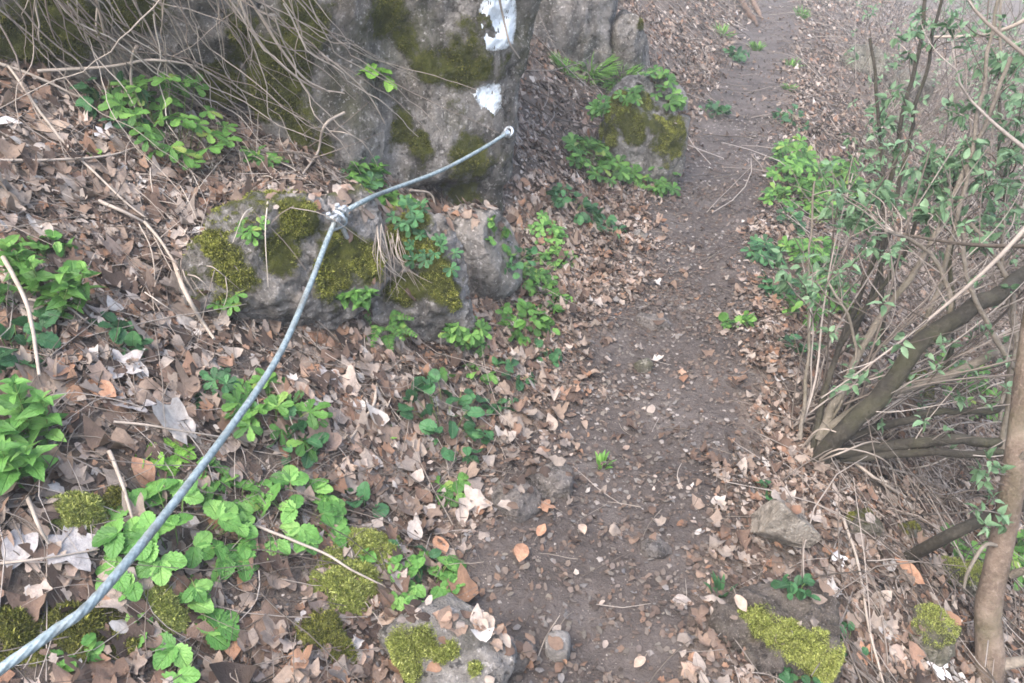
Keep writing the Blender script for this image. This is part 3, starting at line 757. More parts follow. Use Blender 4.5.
# grit and pebbles
gr = MB(); rg = np.random.default_rng(5)
gx_, gy_2 = scatter(9000, -0.75, 0.35, 0.7, 7.0, rg)
ok = rg.random(len(gx_)) < pathmask(gx_, gy_2) * (0.25 + 0.75 * sstep(-0.1, 0.3, fbm2(gx_, gy_2, 3, 2, 71)))
gx_, gy_2 = gx_[ok], gy_2[ok]; n = len(gx_)
OC = np.array([(1, 0, 0), (0, 1, 0), (-1, 0, 0), (0, -1, 0), (0.1, 0.1, 0.7), (0.6, 0.6, 0.35), (-0.6, 0.6, 0.3), (-0.5, -0.6, 0.4), (0.6, -0.6, 0.3)], float)
OF = np.array([(0, 5, 4), (5, 1, 4), (1, 6, 4), (6, 2, 4), (2, 7, 4), (7, 3, 4), (3, 8, 4), (8, 0, 4)])
sz = 0.002 + 0.011 * rg.random(n) ** 4
Vg = OC[None] * rg.uniform(0.7, 1.3, (n, 9, 3)) * sz[:, None, None]
Vg[..., 0] += gx_[:, None]; Vg[..., 1] += gy_2[:, None]; Vg[..., 2] += H(gx_, gy_2)[:, None]
gr.add(Vg.reshape(-1, 3), (np.arange(n)[:, None, None] * 9 + OF[None]).reshape(-1, 3))
tag(gr.build('grit', MAT['grit'], smooth=False), 'grit and tiny pebbles trodden into the path', 'grit', kind='stuff')
# leaves lodged on top of rocks
rk = MB()
cand = np.stack([r1.uniform(-2.2, 1.0, 14000), r1.uniform(0.5, 4.8, 14000)], -1)
xs, ys, zs = [], [], []
for q in cand:
    h = down(*q)
    if h is None: continue
    g = float(H(*q))
    if h[0][2] - g > 0.03 and h[1][2] > 0.65 and h[0][2] < 1.2: xs.append(q[0]); ys.append(q[1]); zs.append(h[0][2])
xs, ys, zs = map(np.array, (xs, ys, zs)); n = len(xs)
print('leaves on rocks', n)
sel = r1.random(n) < np.where(xs > -0.3, 0.2, 1.0) * (0.2 + 0.8 * sstep(-0.1, 0.2, fbm2(xs, ys, 5.0, 3, 41))); xs, ys, zs = xs[sel], ys[sel], zs[sel]; n = len(xs)
if n:
    L = r1.uniform(0.025, 0.06, n)
    instance_leaves(rk, OV[0], OV[1], xs, ys, L, L * 0.6, r1.uniform(0, 6, n), r1.normal(0, 0.3, n), r1.normal(0, 0.3, n), r1.normal(0, 0.4, n), r1.normal(0, 0.5, n), np.full(n, 0.008), zs)
    tag(rk.build('leaf_litter', MAT['dead'], smooth=False), 'fallen leaves lodged on top of the rocks', 'leaf litter', kind='stuff')

# single big leaves that stand out
def big_leaf(px, py, size, kind, seed, col, label):
    r = random.Random(seed)
    p, n, z = hit(px, py)
    L = size * z / FPX
    nb_ = 11
    m = MB()
    T, F = lobed_template(5, 0.5, seed) if kind == 'lobed' else oval_template(9, lambda a: max(0.04, math.sin(math.pi * a ** 0.85) ** 0.75 * (1 + 0.06 * math.cos(a * 40))))
    # refine the fan into rings
    if kind == 'lobed':
        V = [(0.45, 0.0)]; ring = T[1 + (len(T) - 1) // 2:]; k = len(ring)
        for q in (0.35, 0.7, 1.0):
            V += [tuple(np.array([0.45, 0]) + (w - [0.45, 0]) * q) for w in ring]
        FF3 = [(0, 1 + i, 1 + (i + 1) % k) for i in range(k)]
        FF4 = [(1 + a * k + i, 1 + (a + 1) * k + i, 1 + (a + 1) * k + (i + 1) % k, 1 + a * k + (i + 1) % k) for a in (0, 1) for i in range(k)]
        T = np.array(V)
    X = (T[:, 0] - 0.5) * L; Y = T[:, 1] * L * (1.0 if kind == 'lobed' else 0.6)
    Z = 0.35 * L * ((T[:, 0] - 0.5) ** 2 * r.uniform(-1.2, 1.6) + T[:, 1] ** 2 * r.uniform(0.5, 2.4)) + 0.05 * L * fbm2(T[:, 0] + seed, T[:, 1], 4, 3, seed)
    t1 = np.cross(n, [r.uniform(-1, 1), r.uniform(-1, 1), 0.2]); t1 /= np.linalg.norm(t1); t2 = np.cross(n, t1)
    n2 = n + 0.25 * np.array([r.uniform(-1, 1), r.uniform(-1, 1), 0]); n2 /= np.linalg.norm(n2)
    pb = p + n * 0.018
    V = pb + X[:, None] * t1 + Y[:, None] * t2 + Z[:, None] * n2 + (X * 0.2)[:, None] * n
    if kind == 'lobed': m.add(V, FF3); m.f.append(np.array(FF4))
    else: m.add(V, F)
    st_ = V[0] if kind != 'lobed' else pb - 0.5 * L * t1
    o = m.build('dead_leaf', MAT[col], None, pb)
    tag(o, label, 'leaf')
    ms = MB(); tube(ms, catmull([st_, st_ - t1 * L * 0.25 + n * 0.006, st_ - t1 * L * 0.45], 6), 0.0011, 5); ms.build('leaf_stalk', MAT['twig'], o, pb)
def dl(name, a, b): 
    k = NT(name); n = k.noise(55, 6, 0.65); c = k.ramp(n, [(0.3, a), (0.7, b)])
    return k.finish(c, 0.7, k.bump(k.noise(160, 4), 0.004, 0.7), spec=0.25, transl=0.1)
MAT['lgrey'] = dl('grey_dead_leaf', (0.24, 0.22, 0.215), (0.42, 0.395, 0.38))
MAT['lorange'] = dl('orange_dead_leaf', (0.24, 0.12, 0.07), (0.42, 0.25, 0.16))
MAT['ltan'] = dl('tan_dead_leaf', (0.25, 0.18, 0.135), (0.42, 0.33, 0.26))
MAT['lwhite'] = dl('white_dead_leaf', (0.45, 0.43, 0.42), (0.68, 0.66, 0.65))
for i, a in enumerate([(72, 550, 75, 'lobed', 'lgrey', 'big pale grey lobed leaf under the cable'), (20, 548, 50, 'oval', 'lgrey', 'grey folded leaf touching the big pale grey lobed one'),
        (120, 372, 55, 'lobed', 'lgrey', 'large grey leaf on the bank above the orange curled leaves'), (135, 410, 50, 'lobed', 'lgrey', 'second large grey leaf just below the first on the bank'),
        (100, 392, 34, 'oval', 'lorange', 'orange curled leaf beside the large grey leaves'), (62, 372, 34, 'oval', 'lorange', 'dark orange leaf behind the nettle clump'),
        (140, 475, 36, 'oval', 'lorange', 'orange brown leaf under the lime seedling'), (150, 165, 32, 'oval', 'lorange', 'bright rust leaf below the lobed plant at the cliff'),
        (168, 180, 26, 'oval', 'ltan', 'tan curled leaf touching the rust leaf'), (50, 130, 34, 'oval', 'ltan', 'tan leaf lying in the litter under the hanging stems'),
        (8, 128, 24, 'oval', 'lwhite', 'white leaf on the litter at the far left'), (105, 138, 30, 'lobed', 'lwhite', 'crumpled white leaf beside the lobed plant'),
        (345, 62 + 410, 30, 'lobed', 'ltan', 'tan lobed leaf between the cable and the path'), (520, 555, 26, 'oval', 'lorange', 'orange leaf at the left edge of the path'),
        (543, 510, 28, 'lobed', 'lorange', 'orange leaf lying by the half buried stone'), (582, 532, 15, 'oval', 'ltan', 'pale tan leaf alone on the bare soil'),
        (540, 535, 16, 'oval', 'lorange', 'small orange leaf between two others on the path'), (440, 550, 26, 'oval', 'lorange', 'rust leaf standing behind the small clover clump'),
        (385, 620, 24, 'oval', 'ltan', 'tan leaf by the yellow moss cushion'), (305, 625, 30, 'lobed', 'lgrey', 'grey crumpled leaf below the yellow moss cushion'),
        (230, 645, 34, 'oval', 'lorange', 'orange brown leaf beside the lowest clover clump'), (115, 580, 34, 'oval', 'ltan', 'brown leaf half under the cable by the moss'),
        (325, 380, 28, 'lobed', 'lgrey', 'pale grey leaf at the foot of the ledge'), (640, 665, 16, 'oval', 'ltan', 'pale leaf at the lower end of the path'),
        (835, 560, 26, 'lobed', 'lwhite', 'white leaf on the slope beyond the tan stone'), (905, 575, 34, 'oval', 'lorange', 'curled rust leaf with a dark hollow near the trunk'),
        (860, 655, 30, 'lobed', 'lorange', 'rust leaf right of the yellow moss ridge'), (935, 668, 34, 'lobed', 'lwhite', 'white curled leaf near the foot of the trunk'),
        (738, 606, 19, 'oval', 'ltan', 'tan leaf beside the blue green strap plant'), (300, 395, 30, 'oval', 'ltan', 'tan leaf at the foot of the ledge near the cable')]):
    big_leaf(a[0], a[1], a[2], a[3], 200 + i, a[4], a[5])

# ------------------------------------------------------------------ twigs lying about
def twigs(mb, n, box, length, rad, r, keep=None, lift=0.01, z=0.12):
    x, y = scatter(n, *box, r)
    if keep is not None:
        ok = r.random(n) < keep(x, y); x, y = x[ok], y[ok]; n = len(x)
    L = r.uniform(*length, n); yaw = r.uniform(0, math.pi * 2, n); st = 5
    t = np.linspace(-0.5, 0.5, st)
    bend = r.normal(0, 0.18, n)
    lx = t[None] * L[:, None]; ly = bend[:, None] * L[:, None] * (t[None] ** 2 * 4 - 0.5) * 0.5
    X = x[:, None] + lx * np.cos(yaw)[:, None] - ly * np.sin(yaw)[:, None]
    Y = y[:, None] + lx * np.sin(yaw)[:, None] + ly * np.cos(yaw)[:, None]
    Z = H(X, Y) + lift + r.uniform(0, 0.02, n)[:, None] + np.abs(r.normal(0, z, n))[:, None] * L[:, None] * (t + 0.5)[None]
    c = np.stack([X, Y, Z], -1)
    R = (r.uniform(*rad, n))[:, None] * np.array([1, 0.95, 0.9, 0.75, 0.5])[None]
    d = np.stack([np.cos(yaw + 1.57), np.sin(yaw + 1.57), 0 * yaw], -1)[:, None]; up = np.array([0, 0, 1.0])
    V = np.stack([c + R[..., None] * d, c - R[..., None] * d * 0.5 + R[..., None] * up * 0.87, c - R[..., None] * d * 0.5 - R[..., None] * up * 0.87], 2).reshape(n, st * 3, 3)
    F = [(i * 3 + k, i * 3 + (k + 1) % 3, i * 3 + 3 + (k + 1) % 3, i * 3 + 3 + k) for i in range(st - 1) for k in range(3)]
    mb.add(V.reshape(-1, 3), (np.arange(n)[:, None, None] * 15 + np.array(F)[None]).reshape(-1, 4))
r2 = np.random.default_rng(55)
tw = MB()
nopath = lambda x, y: 1 - 0.8 * pathmask(x, y)
twigs(tw, 5200, (-3.4, 2.6, 0.2, 4.5), (0.03, 0.2), (0.0006, 0.002), r2, nopath)
twigs(tw, 900, (-3.0, -0.7, 0.3, 3.0), (0.12, 0.45), (0.001, 0.0022), r2, nopath, z=0.12)
twigs(tw, 1500, (0.3, 3.2, 1.4, 4.6), (0.12, 0.6), (0.0012, 0.0035), r2, nopath, z=0.3)
twigs(tw, 4000, (-4, 8, 4.5, 14), (0.12, 0.8), (0.002, 0.005), r2, nopath, z=0.25)
# upright dead stalks on the slope
def stalks(mb, n, box, length, rad, r, keep):
    x, y = scatter(n, *box, r); ok = r.random(n) < keep(x, y); x, y = x[ok], y[ok]
    for i in range(len(x)):
        L = r.uniform(*length); d = unit_v(np.array([r.normal(0.2, 0.5), r.normal(0, 0.5), 1.0])); q = np.array([x[i], y[i], float(H(x[i], y[i])) - 0.01]); pts_ = [q]
        for _ in range(4):
            pts_.append(pts_[-1] + d * L / 4); d = unit_v(d + r.normal(0, 0.28, 3) + [0, 0, -0.12])
        ra = r.uniform(*rad); tube(mb, catmull(pts_, 10), np.linspace(ra, ra * 0.4, 10), 4, cap=False)
unit_v = lambda v: v / np.linalg.norm(v)
stalks(tw, 800, (0.75, 3.2, 2.2, 5.0), (0.25, 0.9), (0.0008, 0.0022), r2, lambda x, y: 0.8 + 0 * x)
stalks(tw, 1900, (0.6, 6.0, 4.5, 12.0), (0.3, 1.3), (0.0014, 0.0034), r2, lambda x, y: sstep(0.5, 1.6, x))
tag(tw.build('dead_twigs', MAT['twig']), 'thin dead twigs and straw strewn over the leaf litter', 'twigs', kind='stuff')

# ------------------------------------------------------------------ living leaves
def leaf_template(st, prof, serr):
    t = np.linspace(0, 1, st); V, F, uv = [], [], []
    for i, a in enumerate(t):
        w = prof(a) * 0.5 * (1 + (serr if i % 2 else -serr) * (0 < i < st - 1))
        for k, f in enumerate((-1, -0.5, 0, 0.5, 1)):
            V.append((a - (0.02 * abs(f) if i % 2 else 0), w * f)); uv.append((0.5 + 0.5 * f, max(a, 0.001)))
        if i:
            b = (i - 1) * 5
            F += [(b + k, b + 5 + k, b + 6 + k, b + 1 + k) for k in range(4)]
    return np.array(V), np.array(F), np.array(uv)
LT = dict(
    ovate=leaf_template(11, lambda a: max(0.03, (math.sin(math.pi * a ** 0.7)) ** 0.85), 0.07),
    round=leaf_template(11, lambda a: max(0.06, (math.sin(math.pi * min(1, a * 0.93 + 0.05) ** 1.05)) ** 0.55), 0.09),
    lance=leaf_template(8, lambda a: max(0.03, (math.sin(math.pi * a ** 0.8))), 0.03),
    wedge=leaf_template(9, lambda a: max(0.05, a ** 0.9 * (1 if a < 0.75 else 1 - (a - 0.75) * 2.6)), 0.16),
)
def leaf(mb, kind, base, d, nrm, L, W, droop=0.2, fold=0.15, r=None):
    T, F, uv = LT[kind]
    d = np.asarray(d, float); d = d / np.linalg.norm(d)
    s_ = np.cross(nrm, d); s_ /= np.linalg.norm(s_) + 1e-9; n = np.cross(d, s_)
    a, y = T[:, 0], T[:, 1]
    z = -droop * L * a ** 2 + fold * W * np.abs(2 * y) ** 1.3 * 0.6 + 0.03 * L * np.sin(a * 14 + base[0] * 90) * np.abs(2 * y)
    mb.add(base + (a * L)[:, None] * d + (y * W)[:, None] * s_ + z[:, None] * n, F, uv)

def rv(r): return np.array([r.gauss(0, 1), r.gauss(0, 1), r.gauss(0, 1)])
def unit(v): v = np.asarray(v, float); return v / (np.linalg.norm(v) + 1e-9)
TOCAM = lambda p: unit(CAM - p)

def plant(kind, px, py, rp, label, mat='mid', n=10, lp=14, h=0.6, seed=None, cat='plant', name=None, group=None, gz=None):
    seed = int(px * 7 + py * 13) if seed is None else seed
    r = random.Random(seed)
    p, nn, z = hit(px, py)
    if kind in ('herb', 'lobed', 'fern', 'strap'): rp *= 1.12; lp *= 1.25; n = int(n * 1.45) + 1; h += 0.3
    R = rp * z / FPX; L0 = lp * z / FPX
    up = unit(nn * 0.5 + np.array([0, 0, 1.0]))
    base = p - nn * 0.005
    lf, sm = MB(), MB(); NST = []
    nm = {'clover': 'leafy_plant', 'nettle': 'leafy_herb', 'lobed': 'leafy_plant', 'herb': 'leafy_plant', 'grass': 'grass_tuft', 'fern': 'fern', 'strap': 'leafy_plant'}[kind] if name is None else name
    for q in range(n):
        th = r.uniform(0, 2 * math.pi); rad = R * math.sqrt(r.random())
        g1 = unit(np.cross(up, [1, 0.1, 0])); g2 = np.cross(up, g1)
        out = g1 * math.cos(th) + g2 * math.sin(th)
        foot = base + out * rad * 0.55
        tgt = base + out * rad
        dn = down(tgt[0], tgt[1])
        zz = tgt[2] if dn is None else max(tgt[2] - 0.05, min(dn[0][2], tgt[2] + 0.06)) if nn[2] > 0.5 else tgt[2]
        dn2 = down(foot[0], foot[1])
        if nn[2] > 0.5 and dn2 is not None and abs(dn2[0][2] - foot[2]) < 0.12: foot[2] = dn2[0][2] - 0.004
        hh_ = R * h * r.uniform(0.35, 1.0) * (1.15 - 0.5 * rad / R)
        tip = np.array([tgt[0], tgt[1], zz]) + up * hh_
        if kind == 'clover':
            tube(sm, catmull([foot, foot * 0.5 + tip * 0.5 + up * hh_ * 0.25, tip], 6), 0.0013, 4, cap=False)
            fd = unit(out + 0.3 * rv(r)); fn = unit(up + 0.35 * out + 0.25 * rv(r) + 0.35 * TOCAM(tip))
            fd = unit(fd - fn * (fd @ fn)); fs = np.cross(fn, fd)
            sz = L0 * r.uniform(0.7, 1.1)
            for an in (0, 1.25, -1.25):
                leaf(lf, 'round', tip, fd * math.cos(an) + fs * math.sin(an), fn, sz, sz * r.uniform(0.75, 0.9), r.uniform(0.05, 0.3), r.uniform(0.1, 0.35))
        elif kind == 'herb':
            tube(sm, catmull([foot, foot * 0.5 + tip * 0.5 + up * hh_ * 0.2, tip], 5), 0.0011, 4, cap=False)
            for w in range(r.choice((1, 2, 3))):
                fn = unit(up + 0.5 * rv(r)); sz = L0 * r.uniform(0.55, 1.1)
                leaf(lf, 'round', tip + 0.3 * L0 * rv(r) * 0.5, unit(out + 0.9 * rv(r)), fn, sz, sz * r.uniform(0.7, 0.95), r.uniform(0.05, 0.35), 0.2)
        elif kind == 'lobed':
            tube(sm, catmull([foot, foot * 0.5 + tip * 0.5 + up * hh_ * 0.2, tip], 5), 0.0012, 4, cap=False)
            fn = unit(up + 0.35 * rv(r) + 0.3 * TOCAM(tip)); fd = unit(out + 0.4 * rv(r)); fd = unit(fd - fn * (fd @ fn)); fs = np.cross(fn, fd)
            sz = L0 * r.uniform(0.7, 1.1)
            for an in (-1.9, -1.0, 0, 1.0, 1.9):
                leaf(lf, 'wedge', tip, fd * math.cos(an) + fs * math.sin(an), fn, sz * (1 - 0.12 * abs(an)), sz * 0.62, r.uniform(0.0, 0.3), 0.2)
        elif kind == 'nettle':
            top = tip + up * R * h * 0.35
            c = catmull([foot, foot * 0.5 + top * 0.5 + 0.06 * R * rv(r), top], 8)
            sn = MB(); NST.append(sn); tube(sn, c, np.linspace(0.0024, 0.0012, 8), 5, cap=False)
            for w, ci in enumerate((2, 3, 4, 5, 6, 7, 7)):
                f = (0.55, 0.85, 1.0, 0.95, 0.8, 0.6, 0.4)[w]
                a = th + w * math.pi / 2
                for sg in (0, math.pi):
                    dd = g1 * math.cos(a + sg) + g2 * math.sin(a + sg)
                    el = 0.05 + 0.11 * w
                    sz = L0 * f * r.uniform(0.8, 1.1)
                    leaf(lf, 'ovate', c[ci], unit(dd + up * el), unit(up - dd * el + 0.5 * rv(r)), sz, sz * 0.62, r.uniform(0.1, 0.7), 0.3)
        elif kind in ('grass', 'strap'):
            wd = (0.0024 if kind == 'grass' else 0.006) * max(1, z / 2.6)
            top = tip + up * R * h * 0.3 + out * R * 0.3
            c = catmull([foot, foot * 0.6 + top * 0.4 + up * hh_ * 0.4, top], 6)
            sd_ = unit(np.cross(out, up) + 0.3 * rv(r)) * wd
            wv = np.array([0.7, 1, 1, 0.85, 0.55, 0.08])[:, None]
            V = np.stack([c - sd_ * wv, c + sd_ * wv], 1).reshape(-1, 3)
            lf.add(V, [(i * 2, i * 2 + 1, i * 2 + 3, i * 2 + 2) for i in range(5)], np.stack([np.tile([0.0, 1.0], 6), np.repeat(np.linspace(0.01, 1, 6), 2)], -1))
        elif kind == 'fern':
            c = catmull([foot, foot + up * hh_ + out * R * 0.35, foot + out * R * 1.1 + up * hh_ * 0.6], 12)
            tube(sm, c, 0.001, 4, cap=False)
            tt = np.gradient(c, axis=0)
            for i in range(2, 12):
                sdv_ = unit(np.cross(tt[i], up))
                for sg in (-1, 1):
                    leaf(lf, 'lance', c[i], unit(sdv_ * sg + 0.4 * unit(tt[i])), up, L0 * (1.15 - i / 12), L0 * 0.3, 0.2, 0.1)
    if kind in ('grass', 'strap'):
        o = lf.build(nm, MAT[mat], None, p); tag(o, label, 'grass' if kind == 'grass' else cat, group)
    else:
        e = empty(nm, p, label, cat, group)
        lf.build('foliage', MAT[mat], e, p); [q.build('stem', MAT['stem'], e, p) for q in NST]
        if sm.n: sm.build('stems', MAT['stem'], e, p)

PL = [
 ('herb', 548, 305, 18, 'small herb on the bank nearest the path beside the uppermost of three', 'mid', 12, 9, 0.5),
 ('lobed', 555, 262, 15, 'lobed plant between the upright bright herb and the path', 'mid', 10, 8, 0.5),
 ('herb', 500, 245, 13, 'little herb at the top of the smooth boulder', 'mid', 8, 8, 0.6),
 ('herb', 545, 360, 11, 'tiny herb on the very edge of the bare soil', 'dark', 7, 8, 0.4),
 ('lobed', 470, 352, 13, 'sprig at the foot of the mossy block facing the path', 'mid', 9, 9, 0.5),
 ('lobed', 810, 215, 18, 'thin leafy plant beside the near pair, toward the shrub', 'mid', 14, 9, 1.0),
 ('lobed', 780, 205, 14, 'low leafy plant on the path side of the near pair', 'mid', 11, 8, 0.8),
 ('herb', 800, 320, 16, 'pale herb on the slope left of the shrub stems', 'mid', 12, 8, 0.8),
 ('lobed', 835, 190, 20, 'tall faint plant at the left margin of the thicket', 'mid', 16, 9, 1.3),
 ('lobed', 620, 175, 14, 'second clump hugging the base of the mossy boulder, centre', 'mid', 13, 8, 0.5),
 ('lobed', 605, 110, 11, 'sprig at the left shoulder of the mossy boulder', 'bright', 8, 8, 0.6),
 ('herb', 585, 215, 13, 'small herb between the bluish and the greyish ones', 'dark', 9, 8, 0.4),
 ('herb', 295, 440, 18, 'dark low herb right of the loose toothed plant', 'dark', 8, 15, 0.4),
 ('clover', 215, 480, 16, 'seedlings half behind the cable above the largest clump', 'bright', 6, 16, 0.6),
 ('herb', 420, 560, 16, 'low dark herb above the path edge clump', 'dark', 8, 11, 0.4),
 ('herb', 60, 265, 16, 'bright sprig above the darker nettle clump', 'bright', 6, 14, 0.8),
 ('clover', 180, 552, 62, 'largest bright three leaved clump, lying right under the cable', 'bright', 30, 22, 0.55),
 ('clover', 185, 645, 44, 'lowest three leaved clump below the largest one, by the bottom edge', 'bright', 11, 25, 0.5),
 ('clover', 300, 522, 40, 'rounded three leaved clump between the largest clump and the yellow moss', 'bright', 18, 19, 0.6),
 ('clover', 428, 592, 40, 'three leaved clump at the path edge beside the yellow moss', 'bright', 19, 15, 0.6),
 ('clover', 240, 505, 26, 'small three leaved clump just right of the cable above the largest clump', 'mid', 8, 19, 0.6),
 ('lobed', 275, 425, 36, 'loose toothed plant right of the cable at mid bank', 'mid', 12, 17, 0.5),
 ('lobed', 225, 400, 22, 'small dark sprig left of the cable at mid bank', 'dark', 7, 13, 0.5),
 ('nettle', 28, 470, 52, 'tall light green nettle like clump at the left beside the grey leaves', 'bright', 8, 27, 1.4),
 ('nettle', 45, 315, 46, 'darker nettle like clump higher on the bank at the left', 'mid', 9, 23, 1.1),
 ('herb', 15, 355, 34, 'bluish low herb under the darker nettle clump', 'dark', 12, 18, 0.5),
 ('herb', 125, 340, 22, 'bluish seedling in the litter above the large grey leaves', 'dark', 6, 15, 0.5),
 ('lobed', 175, 145, 48, 'deep green lobed clump under the hanging dry stems', 'mid', 26, 15, 0.6),
 ('herb', 115, 118, 26, 'small grey green herb left of the deep green lobed clump', 'dark', 9, 13, 0.5),
 ('lobed', 265, 165, 14, 'sprig at the cliff foot right of the deep green clump', 'mid', 5, 11, 0.6),
 ('clover', 92, 152, 8, 'single yellow green seedling by the crumpled white leaf', 'lime', 3, 9, 0.6),
 ('herb', 450, 428, 36, 'dark low herb on the litter between ledge and path', 'dark', 20, 13, 0.45),
 ('clover', 455, 488, 20, 'small green sprig at the path edge above the clover', 'mid', 8, 13, 0.6),
 ('clover', 384, 434, 11, 'single small lime seedling below the mossy block', 'lime', 5, 11, 0.6),
 ('clover', 160, 458, 20, 'lime green seedling cluster left of the cable', 'lime', 8, 17, 0.5),
 ('lobed', 432, 258, 22, 'blue green lobed plant growing on the mossy upright block', 'dark', 9, 8, 0.7),
 ('nettle', 378, 202, 30, 'leafy green clump at the cliff foot behind the cable', 'mid', 8, 17, 0.7),
 ('lobed', 410, 218, 17, 'blue green plant between the cable and the mossy block', 'dark', 7, 9, 0.6),
 ('lobed', 360, 178, 18, 'small herb at the cliff foot above the cable clamp', 'dark', 8, 11, 0.6),
 ('clover', 372, 84, 18, 'lime sprig growing out of the cliff face', 'lime', 7, 14, 0.9),
 ('nettle', 357, 302, 16, 'small nettle like plant in the crevice of the ledge', 'mid', 4, 14, 0.9),
 ('fern', 385, 325, 20, 'little fern hanging in the crevice of the ledge', 'mid', 7, 8, 0.5),
 ('lobed', 255, 232, 12, 'tiny sprig on the litter above the ledge', 'mid', 5, 9, 0.6),
 ('lobed', 230, 300, 12, 'tiny green plant on the left end of the ledge', 'mid', 5, 9, 0.5),
 ('lobed', 592, 172, 26, 'bright green clump at the left foot of the mossy boulder', 'mid', 30, 9, 0.6),
 ('lobed', 655, 190, 18, 'green plant at the right foot of the mossy boulder', 'mid', 15, 8, 0.5),
 ('lobed', 662, 97, 16, 'green plant on top of the mossy boulder', 'mid', 12, 8, 0.6),
 ('lobed', 632, 98, 10, 'sprig on the crown of the mossy boulder', 'mid', 7, 7, 0.6),
 ('grass', 590, 72, 26, 'bright grass strip under the bare rock pillar', 'grass', 300, 9, 0.5),
 ('grass', 620, 80, 22, 'grass tuft between the bright strip and the boulder', 'grass', 220, 9, 0.5),
 ('grass', 565, 72, 16, 'left end grass tuft below the bare rock pillar', 'grass', 140, 9, 0.5),
 ('lobed', 530, 285, 22, 'herb beside the smooth boulder, uppermost of three', 'mid', 14, 9, 0.5),
 ('herb', 528, 335, 26, 'herb at the path edge, middle of three by the smooth boulder', 'mid', 22, 10, 0.5),
 ('lobed', 465, 335, 16, 'plant tucked between the smooth boulder and the litter', 'mid', 10, 10, 0.6),
 ('lobed', 545, 238, 13, 'upright bright herb on the bank up from the smooth boulder', 'bright', 9, 8, 0.9),
 ('herb', 570, 212, 18, 'bluish herb on the bank left of the boulder foot', 'dark', 14, 8, 0.5),
 ('herb', 605, 232, 16, 'greyish herb on the bank below the mossy boulder', 'dark', 12, 8, 0.5),
 ('herb', 512, 262, 20, 'sparse green herb right beside the smooth boulder', 'dark', 12, 8, 0.4),
 ('herb', 512, 378, 16, 'small herb at the path edge, lowest of three by the smooth boulder', 'dark', 10, 9, 0.5),
 ('herb', 505, 412, 14, 'tiny bluish herb beside the dark low herb', 'dark', 7, 9, 0.5),
 ('herb', 442, 382, 9, 'two round leaves sprouting below the mossy block', 'mid', 4, 11, 0.6),
 ('herb', 478, 376, 11, 'tiny green seedling between the mossy block and the path', 'mid', 6, 9, 0.5),
 ('herb', 365, 515, 14, 'blue green seedling above the yellow moss cushion', 'dark', 4, 15, 0.4),
 ('herb', 82, 662, 14, 'tiny bright seedling on dark moss below the cable', 'bright', 5, 13, 0.6),
 ('herb', 360, 555, 9, 'green seedling on top of the yellow moss', 'bright', 4, 12, 0.6),
 ('strap', 722, 595, 15, 'blue green strap leaved plant right of the path', 'dark', 9, 14, 0.7),
 ('herb', 765, 492, 10, 'tiny dark herb at the right path edge', 'dark', 6, 8, 0.5),
 ('herb', 795, 675, 18, 'bluish seedling beneath the yellow moss ridge', 'dark', 7, 12, 0.5),
 ('strap', 600, 465, 13, 'short grass like shoots by the half buried stone', 'grass', 9, 10, 0.4),
 ('herb', 740, 326, 13, 'flat green herb on the right half of the path', 'mid', 9, 8, 0.3),
 ('lobed', 797, 195, 26, 'leafy green plant right of the path, lower of the near pair', 'mid', 28, 9, 1.0),
 ('lobed', 790, 165, 18, 'leafy green plant right of the path, upper of the near pair', 'mid', 16, 8, 1.0),
 ('lobed', 762, 258, 16, 'sparse herb on the right path edge', 'dark', 12, 8, 0.5),
 ('lobed', 805, 262, 20, 'sparse tall herb right of the path before the shrub', 'mid', 12, 9, 1.0),
 ('herb', 775, 292, 15, 'grey green herb on the right edge before the shrub', 'dark', 10, 8, 0.5),
 ('lobed', 822, 305, 20, 'green plant among the left stems of the shrub', 'mid', 14, 10, 1.0),
 ('herb', 800, 352, 13, 'small green herb at the left side of the shrub', 'dark', 8, 9, 0.7),
 ('grass', 801, 18, 9, 'farthest grass tuft right of the path', 'grass', 70, 9, 1.0),
 ('grass', 756, 50, 9, 'grass tuft left of the path opposite the farthest one', 'grass', 70, 9, 0.8),
 ('grass', 789, 90, 8, 'short grass tuft right of the path, nearer than the farthest', 'grass', 50, 9, 0.7),
 ('grass', 792, 66, 11, 'thin pale grass right of the path between two tufts', 'grass', 30, 9, 0.6),
 ('grass', 722, 35, 13, 'sparse grass on the litter left of the far path', 'grass', 40, 9, 0.7),
 ('herb', 735, 60, 11, 'faint green herb on the far left path edge', 'dark', 12, 6, 0.5),
 ('herb', 715, 115, 14, 'sparse herb left of the path above the boulder', 'dark', 12, 6, 0.4),
 ('herb', 790, 125, 16, 'pale herb right of the path above the near pair', 'dark', 14, 6, 0.5),
 ('lobed', 960, 400, 30, 'yellow green plant seen through the shrub branches', 'mid', 18, 9, 0.7),
 ('herb', 790, 228, 15, 'low herb just below the near pair of plants', 'dark', 10, 8, 0.5),
 ('herb', 850, 645, 12, 'bluish sprout in the leaves right of the moss ridge', 'dark', 5, 9, 0.5),
 ('lobed', 1005, 560, 26, 'green plant behind the young trunk', 'mid', 12, 13, 0.8),
 ('lobed', 960, 555, 16, 'bright tuft behind the moss covered stone by the trunk', 'mid', 10, 10, 0.7),
 ('herb', 795, 590, 14, 'bluish herb beneath the tan angular stone', 'dark', 6, 9, 0.5),
]
for k_, px, py, rp, lb, mt, n_, lp, h_ in PL:
    plant(k_, px, py, rp, lb, mt, n_, lp, h_)

